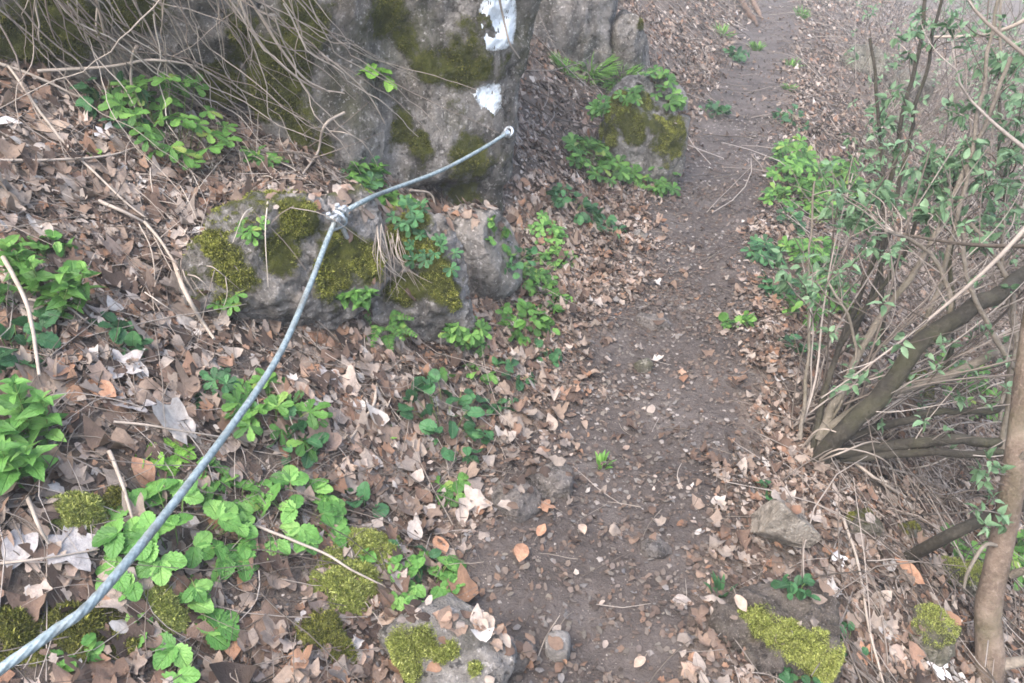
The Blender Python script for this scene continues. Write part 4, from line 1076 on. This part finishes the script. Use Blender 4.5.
# moss cushions on the ground
def cushion(px, py, rp, label, mat, seed, nt, ts):
    p, n, z = hit(px, py, [GROUND]); R = rp * z / FPX * 1.5
    k = 44; g = np.linspace(-R, R, k)
    A, B = np.meshgrid(g, g); X, Y = A + p[0], B + p[1]
    w = 1 - np.hypot(A, B * 1.15) / R + 0.55 * fbm2(X, Y, 11, 4, seed) - 0.1
    w = np.clip(w, 0, 1)
    Z = H(X, Y) - 0.006 + 0.05 * sstep(0.05, 0.75, w) * (1 + 0.5 * fbm2(X, Y, 30, 3, seed + 4))
    V = np.stack([X, Y, Z], -1).reshape(-1, 3)
    i = (np.arange(k - 1)[:, None] * k + np.arange(k - 1)[None]).ravel()
    F = np.stack([i, i + 1, i + k + 1, i + k], -1)
    wf = w.reshape(-1); keep = wf[F].mean(1) > 0.16
    m = MB(); m.add(*submesh(V, F[keep])); o = m.build('moss_cushion', MAT[mat], None, p); tag(o, label, 'moss')
    tufts(V, F, np.clip(wf + 0.02 * (wf > 0.01), 0, 0.6), int(nt * 1.9), ts * 0.8, seed, 0.7).build('moss_shoots', MAT[mat], o, p)
cushion(345, 590, 42, 'largest yellow green moss cushion near the path clover', 'mossy', 1, 5000, 0.012)
cushion(375, 545, 30, 'olive moss cushion above the largest yellow one', 'mossy', 2, 2600, 0.011)
cushion(165, 615, 24, 'yellow moss between the two clover clumps', 'mossy', 3, 2000, 0.011)
cushion(85, 520, 24, 'olive yellow moss just left of the cable', 'mossy', 4, 2000, 0.011)
cushion(20, 640, 28, 'pale olive moss at the lower left corner under the cable', 'moss', 5, 2000, 0.011)
cushion(90, 632, 34, 'dark olive moss beneath the cable near the bottom edge', 'moss', 6, 2600, 0.011)
cushion(330, 640, 26, 'dark moss below the largest yellow cushion', 'moss', 7, 1800, 0.01)
cushion(120, 505, 16, 'small dark moss tuft touching the cable side seedlings', 'moss', 8, 1200, 0.01)

# ------------------------------------------------------------------ dry stems
def cane(way, rad, label, mat='dry', group=None, name='dry_stem', cat='stem'):
    pts_ = [P(*w) for w in way]
    c = catmull(pts_, max(12, 6 * len(way)))
    c = c + 0.004 * np.stack([fbm2(c[:, 0] * 9 + i, c[:, 1] * 9 + c[:, 2] * 9, 1.0, 2, i) for i in range(3)], -1)
    z = hit(way[0][0], way[0][1])[2]
    m = MB(); tube(m, c, np.linspace(rad, rad * 0.55, len(c)) * z / FPX, 6)
    o = m.build(name, MAT[mat], None, c[len(c) // 2]); tag(o, label, cat, group)
CA = [
 ([(-20, 62, 0.06), (30, 78, 0.05), (85, 102, 0.03)], 2.2, 'short thick pale stem at the left edge under the cliff'),
 ([(40, 78, 0.08), (110, 77, 0.12), (160, 72, 0.14), (205, 78, 0.1), (250, 105, 0.05)], 1.8, 'long pale stem arching level across the front of the cliff'),
 ([(95, -10, 0.2), (108, 45, 0.16), (122, 95, 0.1), (148, 140, 0.04)], 1.6, 'stem dropping nearly straight from the cliff top to the lobed plant'),
 ([(140, 58, 0.14), (135, 75, 0.15), (135, 105, 0.1), (144, 122, 0.05)], 1.8, 'hooked stem hanging in front of the lobed plant'),
 ([(0, 163, 0.03), (60, 163, 0.04), (110, 160, 0.05), (135, 152, 0.05)], 1.6, 'stem lying level on the litter below the lobed plant'),
 ([(10, 70, 0.05), (60, 140, 0.05), (110, 190, 0.04), (148, 222, 0.03)], 1.5, 'long stem slanting down the litter from the cliff foot'),
 ([(100, 203, 0.03), (125, 215, 0.04), (148, 226, 0.02)], 2.2, 'short pale broken stem on the litter'),
 ([(0, 255, 0.05), (18, 285, 0.09), (35, 330, 0.1), (42, 380, 0.05)], 2.6, 'bowed stem beside the nettle clumps at the left'),
 ([(30, 303, 0.04), (65, 310, 0.05), (95, 330, 0.02)], 1.6, 'pale stem across the darker nettle clump'),
 ([(175, 265, 0.04), (188, 300, 0.06), (205, 328, 0.04), (215, 340, 0.02)], 2.6, 'pale bleached stick at the left end of the ledge'),
 ([(145, 225, 0.03), (165, 250, 0.05), (180, 275, 0.04)], 1.8, 'grey stem running into the bleached stick'),
 ([(115, 425, 0.03), (160, 430, 0.04), (230, 440, 0.02)], 1.5, 'thin pale stem lying level beneath the large grey leaves'),
 ([(378, 385, 0.02), (372, 410, 0.03), (355, 435, 0.02), (345, 450, 0.01)], 1.7, 'curved twig below the mossy upright block'),
 ([(250, 525, 0.03), (320, 555, 0.05), (355, 575, 0.05), (400, 595, 0.02)], 1.6, 'twig crossing the yellow moss cushion'),
 ([(0, 565, 0.02), (40, 562, 0.03), (100, 550, 0.02)], 1.6, 'thin stem lying over the big pale grey leaf'),
 ([(110, 455, 0.04), (125, 490, 0.05), (135, 525, 0.03)], 2.2, 'dark stem leaning by the lime seedlings and cable'),
 ([(28, 500, 0.03), (38, 525, 0.05), (50, 545, 0.02)], 2.2, 'short grey stem at the foot of the light nettle clump'),
 ([(320, 55, 0.04), (345, 75, 0.05), (370, 100, 0.04), (385, 125, 0.02)], 1.2, 'thin stem trailing over the bulge of the cliff'),
 ([(255, 15, 0.1), (300, 80, 0.08), (330, 95, 0.03)], 1.7, 'stem dropping diagonally onto the cliff bulge'),
 ([(235, 0, 0.12), (265, 55, 0.1), (310, 90, 0.06), (345, 95, 0.02)], 1.5, 'second stem dropping diagonally onto the cliff bulge, thinner'),
 ([(345, 115, 0.03), (325, 130, 0.06), (318, 155, 0.05), (300, 180, 0.02)], 1.6, 'forked looking twig at the left cliff foot'),
 ([(408, -12, 0.1), (418, 8, 0.1)], 2.4, 'pale stub hanging in at the top of the cliff'),
 ([(497, -8, 0.08), (503, 20, 0.05), (510, 45, 0.03), (520, 60, 0.02)], 1.3, 'dark thin stem across the upper paint mark', ),
 ([(410, 192, 0.03), (430, 196, 0.05), (436, 208, 0.02)], 1.4, 'small bent twig above the mossy block'),
 ([(535, 665, 0.0), (545, 640, 0.01), (560, 615, 0.0)], 0.8, 'thin twig pressed into the lower path'),
 ([(843, 520, 0.02), (858, 570, 0.04), (870, 640, 0.03), (885, 690, 0.02)], 1.6, 'long thin stem lying down the slope left of the trunk'),
 ([(850, 462, 0.03), (870, 478, 0.05), (905, 498, 0.02)], 2.0, 'pale twig on the slope below the shrub'),
 ([(835, 462, 0.02), (880, 470, 0.05), (920, 478, 0.03)], 1.5, 'thin pale twig on the slope just above another'),
]
for c in CA: cane(*c)
# the tangle of fine hanging stems above the bank: nobody could count them
ht = MB()
r3 = random.Random(12)
for q in range(85):
    x0 = r3.uniform(-20, 300); y0 = r3.uniform(-40, 30)
    ln = r3.uniform(60, 190); sl = r3.gauss(0.65, 0.65)
    l0 = r3.uniform(0.08, 0.3)
    w = [(x0, y0, l0), (x0 + ln * sl * 0.3, y0 + ln * 0.4, l0 * 0.8), (x0 + ln * sl * 0.75, y0 + ln * 0.75, l0 * 0.5), (x0 + ln * sl * r3.uniform(0.9, 1.3), y0 + ln * 1.0, 0.03)]
    pts_ = [P(*a) + 0.012 * rv(r3) for a in w]
    if max(np.linalg.norm(pts_[i + 1] - pts_[i]) for i in range(3)) > 0.6: continue
    c = catmull(pts_, 22); c = c + 0.06 * np.stack([fbm2(c[:, 2] * 5 + 3 * q + i * 7, c[:, 0] * 5, 1.0, 3, q + i) for i in range(3)], -1) * np.sin(np.linspace(0, math.pi, 22))[:, None]
    z = 2.9
    tube(ht, c, np.linspace(r3.uniform(0.4, 1.0), 0.3, 22) * z / FPX, 4, cap=False)
for q in range(95):
    x0 = r3.uniform(120, 330); y0 = r3.uniform(110, 300) if x0 < 230 else r3.uniform(130, 215)
    ln = r3.uniform(25, 90); a = r3.gauss(0.9, 0.7)
    l0 = r3.uniform(0.02, 0.08)
    w = [(x0, y0, 0.02), (x0 + ln * 0.5 * math.cos(a), y0 + ln * 0.5 * math.sin(a), l0), (x0 + ln * math.cos(a), y0 + ln * math.sin(a) * 1.1, 0.015)]
    pts_ = [P(*b) + 0.008 * rv(r3) for b in w]
    if max(np.linalg.norm(pts_[i + 1] - pts_[i]) for i in range(2)) > 0.4: continue
    tube(ht, catmull(pts_, 9), np.linspace(r3.uniform(0.4, 0.8), 0.3, 9) * 2.6 / FPX, 4, cap=False)
for q in range(26):      # dry grass in the crevice of the ledge
    x0 = r3.uniform(375, 400); y0 = r3.uniform(225, 245)
    w = [(x0, y0, 0.02), (x0 + r3.uniform(-2, 12), y0 + 30, 0.05), (x0 + r3.uniform(-12, 36), y0 + r3.uniform(35, 70), 0.02)]
    pts_ = [P(*b) for b in w]
    if max(np.linalg.norm(pts_[i + 1] - pts_[i]) for i in range(2)) > 0.3: continue
    tube(ht, catmull(pts_, 9), np.linspace(0.45, 0.2, 9) * 2.6 / FPX, 4, cap=False)
tag(ht.build('dry_stems', MAT['dry']), 'tangle of fine pale dry stems hanging over the cliff and bank', 'dry stems', kind='stuff')

# ------------------------------------------------------------------ shrubs and the young tree
def sprig(lf, p, d, r, L, n=6):
    """a tuft of young leaflets at a twig tip"""
    d = unit(d)
    s1 = unit(np.cross(d, rv(r)))
    for k in range(n):
        a = k * 2.4 + r.random(); s2 = s1 * math.cos(a) + np.cross(d, s1) * math.sin(a)
        dd = unit(d * r.uniform(0.1, 0.9) + s2 + np.array([0, 0, -0.15]))
        sz = L * r.uniform(0.6, 1.15)
        leaf(lf, 'ovate', p + dd * L * 0.12 + d * r.uniform(-0.5, 0.3) * L, dd, unit(np.array([0, 0, 1.0]) + 0.5 * rv(r)), sz, sz * r.uniform(0.4, 0.56), r.uniform(0.1, 0.6), 0.3)

def stem_curve(way): return catmull([D(*w) for w in way], 8 + 7 * len(way))
def wobble(c, amp, sd):
    w = np.stack([fbm2(c[:, 2] * 6 + i * 7.7, c[:, 0] * 6 + c[:, 1] * 6, 1.0, 3, sd + i) for i in range(3)], -1)
    f = np.minimum(1, np.arange(len(c)) / 5)[:, None]
    return c + amp * w * f

def twiglets(c, r, n, tw_, lf_, L=(0.1, 0.4), leafp=0.4, lsz=0.035, t0=0.25, rad=0.0022, up=0.4):
    for _ in range(n):
        i = int(r.uniform(t0, 0.98) * (len(c) - 1)); i = min(i, len(c) - 2)
        t = unit(c[i + 1] - c[i])
        d = unit(t * 0.7 + 0.8 * unit(rv(r)) + np.array([0, 0, up]))
        l = r.uniform(*L)
        pts_ = [c[i]]
        for s_ in range(3):
            pts_.append(pts_[-1] + d * l / 3); d = unit(d + 0.3 * rv(r) * 0.6)
        cc_ = catmull(pts_, 8)
        tube(tw_, cc_, np.linspace(rad, rad * 0.4, 8), 4, cap=False)
        if r.random() < leafp: sprig(lf_, cc_[-1], d, r, lsz, r.choice((4, 5, 6, 7)))
        if r.random() < leafp * 0.6: sprig(lf_, cc_[4], d + 0.5 * rv(r), r, lsz * 0.9, 4)

zb = hit(820, 458)[2]; print('shrub depth', zb)
rs = random.Random(31)
pb = hit(815, 458)[0]
e = empty('coppiced_shrub', pb, 'many stemmed shrub leaning over the slope right of the path, one thick dark stem', 'shrub')
STEMS = [
 ([(808, 476, zb), (845, 430, zb - 0.1), (885, 388, zb - 0.16), (930, 335, zb - 0.18), (985, 300, zb - 0.16), (1045, 262, zb - 0.1), (1130, 200, zb - 0.1)], 9.5, 7, 'bark'),
 ([(905, 366, zb - 0.02), (925, 320, zb - 0.03), (940, 285, zb - 0.05), (960, 200, zb - 0.1), (985, 90, zb - 0.1), (1000, -40, zb - 0.1)], 3.2, 1.6, 'barkpale'),
 ([(815, 462, zb + 0.02), (835, 428, zb - 0.02), (880, 398, zb - 0.1), (940, 378, zb - 0.1), (1000, 352, zb - 0.1), (1060, 335, zb)], 6, 3.5, 'barkpale'),
 ([(825, 455, zb), (880, 445, zb - 0.05), (935, 440, zb - 0.1), (985, 441, zb - 0.1), (1060, 446, zb)], 6.5, 4.5, 'bark'),
 ([(840, 458, zb), (900, 454, zb - 0.08), (960, 451, zb - 0.15), (1060, 456, zb - 0.1)], 4.5, 3.5, 'bark'),
 ([(850, 438, zb), (895, 422, zb - 0.02), (940, 413, zb), (990, 411, zb), (1010, 400, zb), (1060, 360, zb)], 4, 3, 'bark'),
 ([(838, 350, zb + 0.5), (858, 300, zb + 0.45), (880, 235, zb + 0.4), (902, 120, zb + 0.4), (920, 40, zb + 0.4), (930, -60, zb + 0.4)], 3.6, 2.0, 'bark'),
 ([(846, 352, zb + 0.5), (868, 300, zb + 0.45), (890, 230, zb + 0.4), (912, 130, zb + 0.38), (935, 30, zb + 0.35), (950, -60, zb + 0.3)], 2.8, 1.6, 'bark'),
 ([(818, 440, zb), (838, 395, zb), (872, 330, zb), (905, 282, zb - 0.05), (935, 235, zb - 0.1), (970, 160, zb - 0.1), (1010, 60, zb - 0.1)], 4.5, 2, 'barkpale'),
 ([(830, 445, zb), (862, 380, zb + 0.1), (880, 330, zb + 0.15), (882, 260, zb + 0.2), (882, 150, zb + 0.2), (870, 40, zb + 0.2)], 3.5, 1.6, 'bark'),
 ([(800, 440, zb), (806, 390, zb), (812, 330, zb), (808, 260, zb + 0.1), (815, 180, zb + 0.1)], 2.2, 1.0, 'barkpale'),
 ([(805, 445, zb), (838, 405, zb), (856, 345, zb - 0.05), (835, 300, zb - 0.1), (828, 285, zb - 0.1)], 2.0, 1.0, 'barkpale'),
 ([(812, 450, zb), (830, 370, zb + 0.05), (850, 330, zb + 0.05), (905, 250, zb), (930, 150, zb)], 3.5, 1.6, 'bark'),
 ([(948, 340, zb - 0.1), (950, 295, zb - 0.12), (930, 255, zb - 0.15), (905, 238, zb - 0.2), (885, 233, zb - 0.25)], 2.6, 1.6, 'barkpale'),
 ([(935, 385, zb), (950, 350, zb), (953, 300, zb - 0.02), (952, 240, zb - 0.02), (955, 180, zb)], 3.0, 1.5, 'bark'),
 ([(1005, 480, zb - 0.1), (1008, 400, zb - 0.1), (1013, 330, zb - 0.1), (1008, 280, zb - 0.1), (985, 245, zb - 0.1), (968, 225, zb - 0.1)], 3.2, 2.0, 'barkpale'),
 ([(1030, 385, zb - 0.15), (1000, 345, zb - 0.18), (975, 300, zb - 0.2), (963, 260, zb - 0.2), (962, 235, zb - 0.2)], 2.8, 1.8, 'barkpale'),
 ([(1000, 420, zb), (1010, 350, zb), (1003, 250, zb), (1000, 120, zb + 0.1), (998, -30, zb + 0.2)], 2.2, 1.4, 'barkpale'),
]
tw_, lf_ = MB(), MB(); ALLC = []
for i, (way, r0, r1_, mt) in enumerate(STEMS):
    c = wobble(stem_curve(way), 0.02, 300 + i)
    ALLC.append(c); m = MB(); rad = np.linspace(r0, r1_, len(c)) * zb / FPX
    rad = rad * (1 + 0.09 * fbm2(c[:, 2] * 30, c[:, 0] * 30, 1.0, 2, i))
    tube(m, c, rad, 8 if r0 < 5 else 12); m.build('stem', MAT[mt], e, pb)
    twiglets(c, rs, 7 if r0 > 4 else 4, tw_, lf_, leafp=0.4, lsz=0.034)
for q in range(30):      # slender shoots fanning from the stool
    a = rs.uniform(0.0, 1.3); ln = rs.uniform(0.5, 1.5)
    b0 = D(rs.uniform(785, 850), rs.uniform(415, 460), zb + rs.uniform(0.03, 0.35))
    b0[2] = float(H(b0[0], b0[1])) - 0.02
    d = unit(RT * math.sin(a) + np.array([0, 0, 1]) * math.cos(a) + FH * rs.uniform(-0.3, 0.35))
    pts_ = [b0]
    for s_ in range(4): pts_.append(pts_[-1] + d * ln / 4); d = unit(d + np.array([0, 0, rs.uniform(-0.15, 0.15)]) + 0.16 * rv(rs))
    c = catmull(pts_, 16); rr_ = rs.uniform(0.0022, 0.006)
    tube(tw_, c, np.linspace(rr_, rr_ * 0.4, 16), 5, cap=False)
    twiglets(c, rs, 3, tw_, lf_, leafp=0.5, lsz=0.034)
for px, py, dz, k in ((862, 205, -0.1, 5), (845, 215, 0, 3), (930, 190, 0, 3), (965, 170, 0, 3), (985, 145, 0, 3), (905, 245, 0, 2), (975, 225, -0.1, 3), (812, 270, 0, 2), (830, 290, 0, 2), (915, 155, 0, 3), (1005, 195, 0, 3), (885, 120, 0.3, 2), (945, 215, 0, 3), (1010, 110, 0, 2), (900, 100, 0.3, 2), (960, 110, 0.1, 2), (868, 195, -0.15, 4), (855, 225, -0.1, 2), (940, 165, 0, 3), (1000, 165, 0, 3), (1015, 140, 0, 3), (955, 200, 0, 3), (990, 205, 0, 2), (930, 215, 0, 2), (1000, 60, 0.1, 3), (970, 25, 0.2, 2), (910, 40, 0.4, 2), (1015, 235, 0, 2), (880, 150, 0.3, 2), (840, 260, 0, 2), (800, 280, 0, 2), (895, 180, 0.1, 3), (1018, 70, 0, 2), (965, 140, 0, 2)):
    for _ in range(int(k * 1.5) + 1):
        p = D(px + rs.gauss(0, 15), py + rs.gauss(0, 12), zb + dz + rs.gauss(0, 0.08))
        dr = unit(rv(rs) + [0, 0, 0.3])
        AC = np.concatenate(ALLC); AC = AC[AC[:, 2] < p[2] - 0.06]
        q_ = AC[np.argmin(np.linalg.norm(AC - p, axis=1))]
        tube(tw_, catmull([q_, (q_ + p) / 2 + 0.06 * rv(rs) * np.linalg.norm(p - q_), p - dr * 0.03, p], 12), np.linspace(0.0028, 0.0012, 12), 4, cap=False)
        sprig(lf_, p, dr, rs, 0.046, 8)
lf_.build('crown', MAT['shrubleaf'], e, pb, second=(tw_, MAT['twig']))
# bleached bough across the upper corner: a bent bare branch
c = catmull([D(944 - 10, 37, 3.4), D(975, 36, 3.3), D(1000, 31, 3.2), D(1030, 17, 3.1), D(1080, -20, 3.0)], 24)
m = MB(); tube(m, c, np.linspace(0.006, 0.011, 24), 8)
o = m.build('bare_branch', MAT['dry'], None, c[0]); tag(o, 'bleached pale branch bending across the upper thicket', 'branch')

bl = MB()            # bent bleached stalks under the shrub
for q in range(46):
    x0 = rs.uniform(800, 1010); y0 = rs.uniform(385, 470); ln = rs.uniform(40, 120); l0 = rs.uniform(0.1, 0.35)
    w = [(x0, y0, 0.0), (x0 + ln * 0.3, y0 - rs.uniform(5, 25), l0), (x0 + ln * 0.75, y0 - rs.uniform(0, 25), l0), (x0 + ln, y0 + rs.uniform(-5, 30), 0.02)]
    pts_ = [P(*b) if False else hit(b[0], b[1], [GROUND])[0] - ray(b[0], b[1]) * b[2] for b in w]
    if max(np.linalg.norm(pts_[i + 1] - pts_[i]) for i in range(3)) > 0.7: continue
    tube(bl, catmull(pts_, 14), np.linspace(rs.uniform(0.6, 1.3), 0.5, 14) * 2.7 / FPX, 4, cap=False)
tag(bl.build('dry_stems', MAT['dry']), 'bent bleached stalks tangled under the coppiced shrub', 'dry stems', kind='stuff')

# background thicket on the slope
def bush(px, py, label, seed, n=12, hgt=(1.0, 2.2), lean=0.35, leafp=0.35, lsz=0.05, spread=0.25, rad=(0.0015, 0.0045), mat='bark', fol='shrubleaf', tk=8):
    r = random.Random(seed)
    p = hit(px, py, [GROUND])[0]
    e = empty('bush', p, label, 'bush', 'bushes of the thicket on the slope')
    tw, lf = MB(), MB()
    for q in range(n):
        b = p + np.array([r.gauss(0, spread), r.gauss(0, spread), 0]); b[2] = float(H(b[0], b[1])) - 0.03
        d = unit(np.array([r.gauss(0.25, lean), r.gauss(-0.1, lean), 1.0])); ln = r.uniform(*hgt)
        pts_ = [b]
        for s_ in range(5): pts_.append(pts_[-1] + d * ln / 5); d = unit(d + 0.13 * rv(r))
        c = catmull(pts_, 20); r0 = r.uniform(*rad)
        st = MB(); tube(st, c, np.linspace(r0, r0 * 0.3, 20), 6, cap=False); st.build('stem', MAT['bark' if r.random() < 0.5 else 'barkpale'], e, p)
        twiglets(c, r, tk, tw, lf, (0.15, 0.6), leafp, lsz, 0.2, 0.0028)
    lf.build('crown', MAT[fol], e, p, second=(tw, MAT['twig']))
BU = [
 (872, 185, 'bush of slender stems just beyond the coppiced shrub', 1, 7, (1.2, 2.2), 0.2, 0.3),
 (955, 235, 'leafy bush behind the thick dark stem', 2, 12, (1.0, 2.2), 0.35, 0.45),
 (1010, 300, 'bush at the right behind the bowed pale stems', 3, 10, (1.0, 2.0), 0.35, 0.3),
 (930, 120, 'bush beyond the paired stems on the slope', 4, 12, (1.2, 2.6), 0.3, 0.35),
 (1000, 140, 'dense leafy bush right of the paired stems', 5, 14, (1.0, 2.4), 0.35, 0.5),
 (880, 60, 'bare looking bush right of the far path rock', 6, 12, (1.0, 2.2), 0.35, 0.12),
 (960, 50, 'bush near the bleached branch, lightly leaved', 7, 14, (1.2, 2.6), 0.35, 0.3),
 (1030, 70, 'leafy bush under the end of the bleached branch', 8, 14, (1.2, 2.6), 0.35, 0.45),
 (900, 12, 'farther bare bush at the top of the thicket', 9, 14, (1.2, 2.6), 0.35, 0.15),
 (990, 5, 'farther leafy bush at the top of the thicket', 10, 14, (1.4, 3.0), 0.35, 0.3),
 (1060, 190, 'bush at the right rim of the thicket', 11, 12, (1.2, 2.4), 0.35, 0.35),
 (835, 15, 'low bare bush close to the far path', 12, 8, (0.6, 1.3), 0.4, 0.12),
 (1060, -10, 'tall bush at the far right of the thicket', 13, 14, (1.5, 3.2), 0.35, 0.3),
 (930, -25, 'far bush above the bare one', 14, 14, (1.5, 3.0), 0.35, 0.25),
]
for px, py, lb, sd_, n_, hg, ln_, lp_ in BU: bush(px, py, lb, sd_, n_ + 3, hg, ln_, min(0.75, lp_ * 1.7))

# young tree at the right
zt = 2.15
pt = D(992, 705, zt)
g = float(H(pt[0], pt[1])); print('trunk base', pt, 'ground', g)
e = empty('young_tree', (pt[0], pt[1], g), 'young tree with a bent reddish brown trunk on the leafy slope', 'tree')
org = np.array([pt[0], pt[1], g])
base = np.array([pt[0], pt[1], g - 0.1])
c = catmull([base, D(990, 660, zt), D(988, 610, zt), D(998, 560, zt), D(1010, 500, zt), D(1018, 440, zt), D(1030, 340, zt), D(1052, 200, zt), D(1075, 0, zt + 0.05), D(1110, -300, zt + 0.2)], 60)
rad = np.interp(np.arange(60), [0, 10, 25, 40, 59], [0.041, 0.036, 0.032, 0.027, 0.016]) * (1 + 0.06 * fbm2(c[:, 2] * 12, c[:, 0] * 12, 1, 2, 3))
m = MB(); tube(m, c, rad, 16); m.build('trunk', MAT['barkred'], e, org)
cr_, tw_ = MB(), MB()
rt_ = random.Random(4)
for way, ra in (([(1010, 575, zt), (1035, 568, zt - 0.05), (1080, 560, zt - 0.1)], 0.012), ([(1000, 665, zt), (1030, 660, zt - 0.05), (1075, 655, zt - 0.1)], 0.018), ([(1014, 462, zt), (1045, 440, zt - 0.1), (1090, 400, zt - 0.2)], 0.01), ([(1003, 548, zt), (985, 545, zt - 0.04), (968, 572, zt - 0.06), (964, 588, zt - 0.06)], 0.0065)):
    cw = catmull([D(*w) for w in way], 14)
    m = MB(); tube(m, cw, np.linspace(ra, ra * 0.6, 14), 8); m.build('branch', MAT['barkpale'], e, org)
for q in range(16):
    i = rt_.randrange(44, 58)
    d = unit(rv(rt_) + [0, 0, 0.6]); pts_ = [c[i]]
    for s_ in range(4): pts_.append(pts_[-1] + d * 0.22); d = unit(d + 0.2 * rv(rt_))
    cc_ = catmull(pts_, 14); tube(tw_, cc_, np.linspace(0.008, 0.002, 14), 6, cap=False)
    twiglets(cc_, rt_, 6, tw_, cr_, leafp=0.6, lsz=0.045)
for px, py in ((985, 480), (992, 498), (978, 510), (998, 515), (985, 525), (1000, 470), (978, 470), (990, 460), (1003, 525)):
    p = D(px, py, zt - 0.06); dr = unit(rv(rt_))
    tube(tw_, catmull([D(1008, py + 6, zt), p * 0.5 + D(1004, py + 3, zt) * 0.5, p], 6), 0.0016, 4, cap=False)
    sprig(cr_, p, dr, rt_, 0.035, 6)
cr_.build('crown', MAT['shrubleaf'], e, org, second=(tw_, MAT['twig']))
# dead branch leaning at the trunk
c = catmull([hit(905, 556)[0] - [0, 0, 0.02], D(950, 535, 2.2), D(990, 517, 2.2), D(1040, 500, 2.2)], 20)
m = MB(); tube(m, c, np.linspace(0.026, 0.02, 20) * 0.75, 10); o = m.build('dead_branch', MAT['bark'], None, c[0]); tag(o, 'dark dead branch leaning from the leaves up behind the trunk', 'branch')

# rotten log at the far left of the path
def log(px0, py0, px1, py1, rad, label, mat, lift):
    a = hit(px0, py0, [GROUND])[0] + [0, 0, lift]; b = hit(px1, py1, [GROUND])[0] + [0, 0, lift]
    c = wobble(catmull([a, (a + b) / 2 + [0, 0, 0.02], b], 16), 0.02, 9)
    m = MB(); tube(m, c, rad * (1 + 0.4 * fbm2(c[:, 0] * 9, c[:, 1] * 9, 1, 3, 1)) * np.interp(np.arange(16), [0, 11, 15], [1, 0.85, 0.3]), 12); o = m.build('log', MAT[mat], None, a); tag(o, label, 'log')
log(728, -14, 757, 28, 0.05, 'dark rotten log beside the far end of the path', 'wood', 0.03)
log(742, -14, 762, 20, 0.045, 'orange barked log lying against the dark rotten one', 'woodorange', 0.02)

# ------------------------------------------------------------------ haze volume added for a milky, washed-out tone
hz = MB()
x0, x1, y0, y1, z0, z1 = -37, 37, -25, 65, float(GZ.min()) - 1.0, max(float(GZ.max()), 6.0) + 0.5
hz.add([(x0, y0, z0), (x1, y0, z0), (x1, y1, z0), (x0, y1, z0), (x0, y0, z1), (x1, y0, z1), (x1, y1, z1), (x0, y1, z1)],
       [(0, 3, 2, 1), (4, 5, 6, 7), (0, 1, 5, 4), (1, 2, 6, 5), (2, 3, 7, 6), (3, 0, 4, 7)])
hm = bpy.data.materials.new('haze'); hm.use_nodes = True; hm.node_tree.nodes.clear()
ho = hm.node_tree.nodes.new('ShaderNodeOutputMaterial'); hv = hm.node_tree.nodes.new('ShaderNodeVolumePrincipled')
hv.inputs['Color'].default_value = (0.9, 0.93, 0.93, 1); hv.inputs['Density'].default_value = 0.008
hm.node_tree.links.new(hv.outputs[0], ho.inputs['Volume'])
tag(hz.build('haze', hm, smooth=False), kind='stuff')
print('haze box', z0, z1)

# ------------------------------------------------------------------ light
w = bpy.data.worlds.new('World'); SC.world = w; w.use_nodes = True
nt = w.node_tree; bg = nt.nodes['Background']
sky = nt.nodes.new('ShaderNodeTexSky'); sky.sky_type = 'NISHITA'; sky.sun_disc = False
EL, ROT = 56, 200
sky.sun_elevation = RAD(EL); sky.sun_rotation = RAD(ROT); sky.air_density = 1.0; sky.dust_density = 4.0; sky.ozone_density = 1.0
nt.links.new(sky.outputs[0], bg.inputs['Color']); bg.inputs['Strength'].default_value = 0.15
sl = bpy.data.lights.new('sun', 'SUN'); sl.energy = 0.8; sl.angle = RAD(70); sl.color = (1, 0.96, 0.91)
so = bpy.data.objects.new('sun', sl); COL.objects.link(so)
dv = Vector((math.sin(RAD(ROT)) * math.cos(RAD(EL)), math.cos(RAD(ROT)) * math.cos(RAD(EL)), math.sin(RAD(EL))))
so.rotation_euler = dv.to_track_quat('Z', 'Y').to_euler()
SC.view_settings.view_transform = 'Standard'; SC.view_settings.look = 'None'; SC.view_settings.gamma = 1; SC.view_settings.use_curve_mapping = False
SC.view_settings.exposure = 2.2
SC.render.engine = 'CYCLES'
SC.cycles.use_denoising = True
SC.cycles.max_bounces = 8; SC.cycles.diffuse_bounces = 5; SC.cycles.transmission_bounces = 3; SC.cycles.glossy_bounces = 2
SC.cycles.filter_width = 1.7
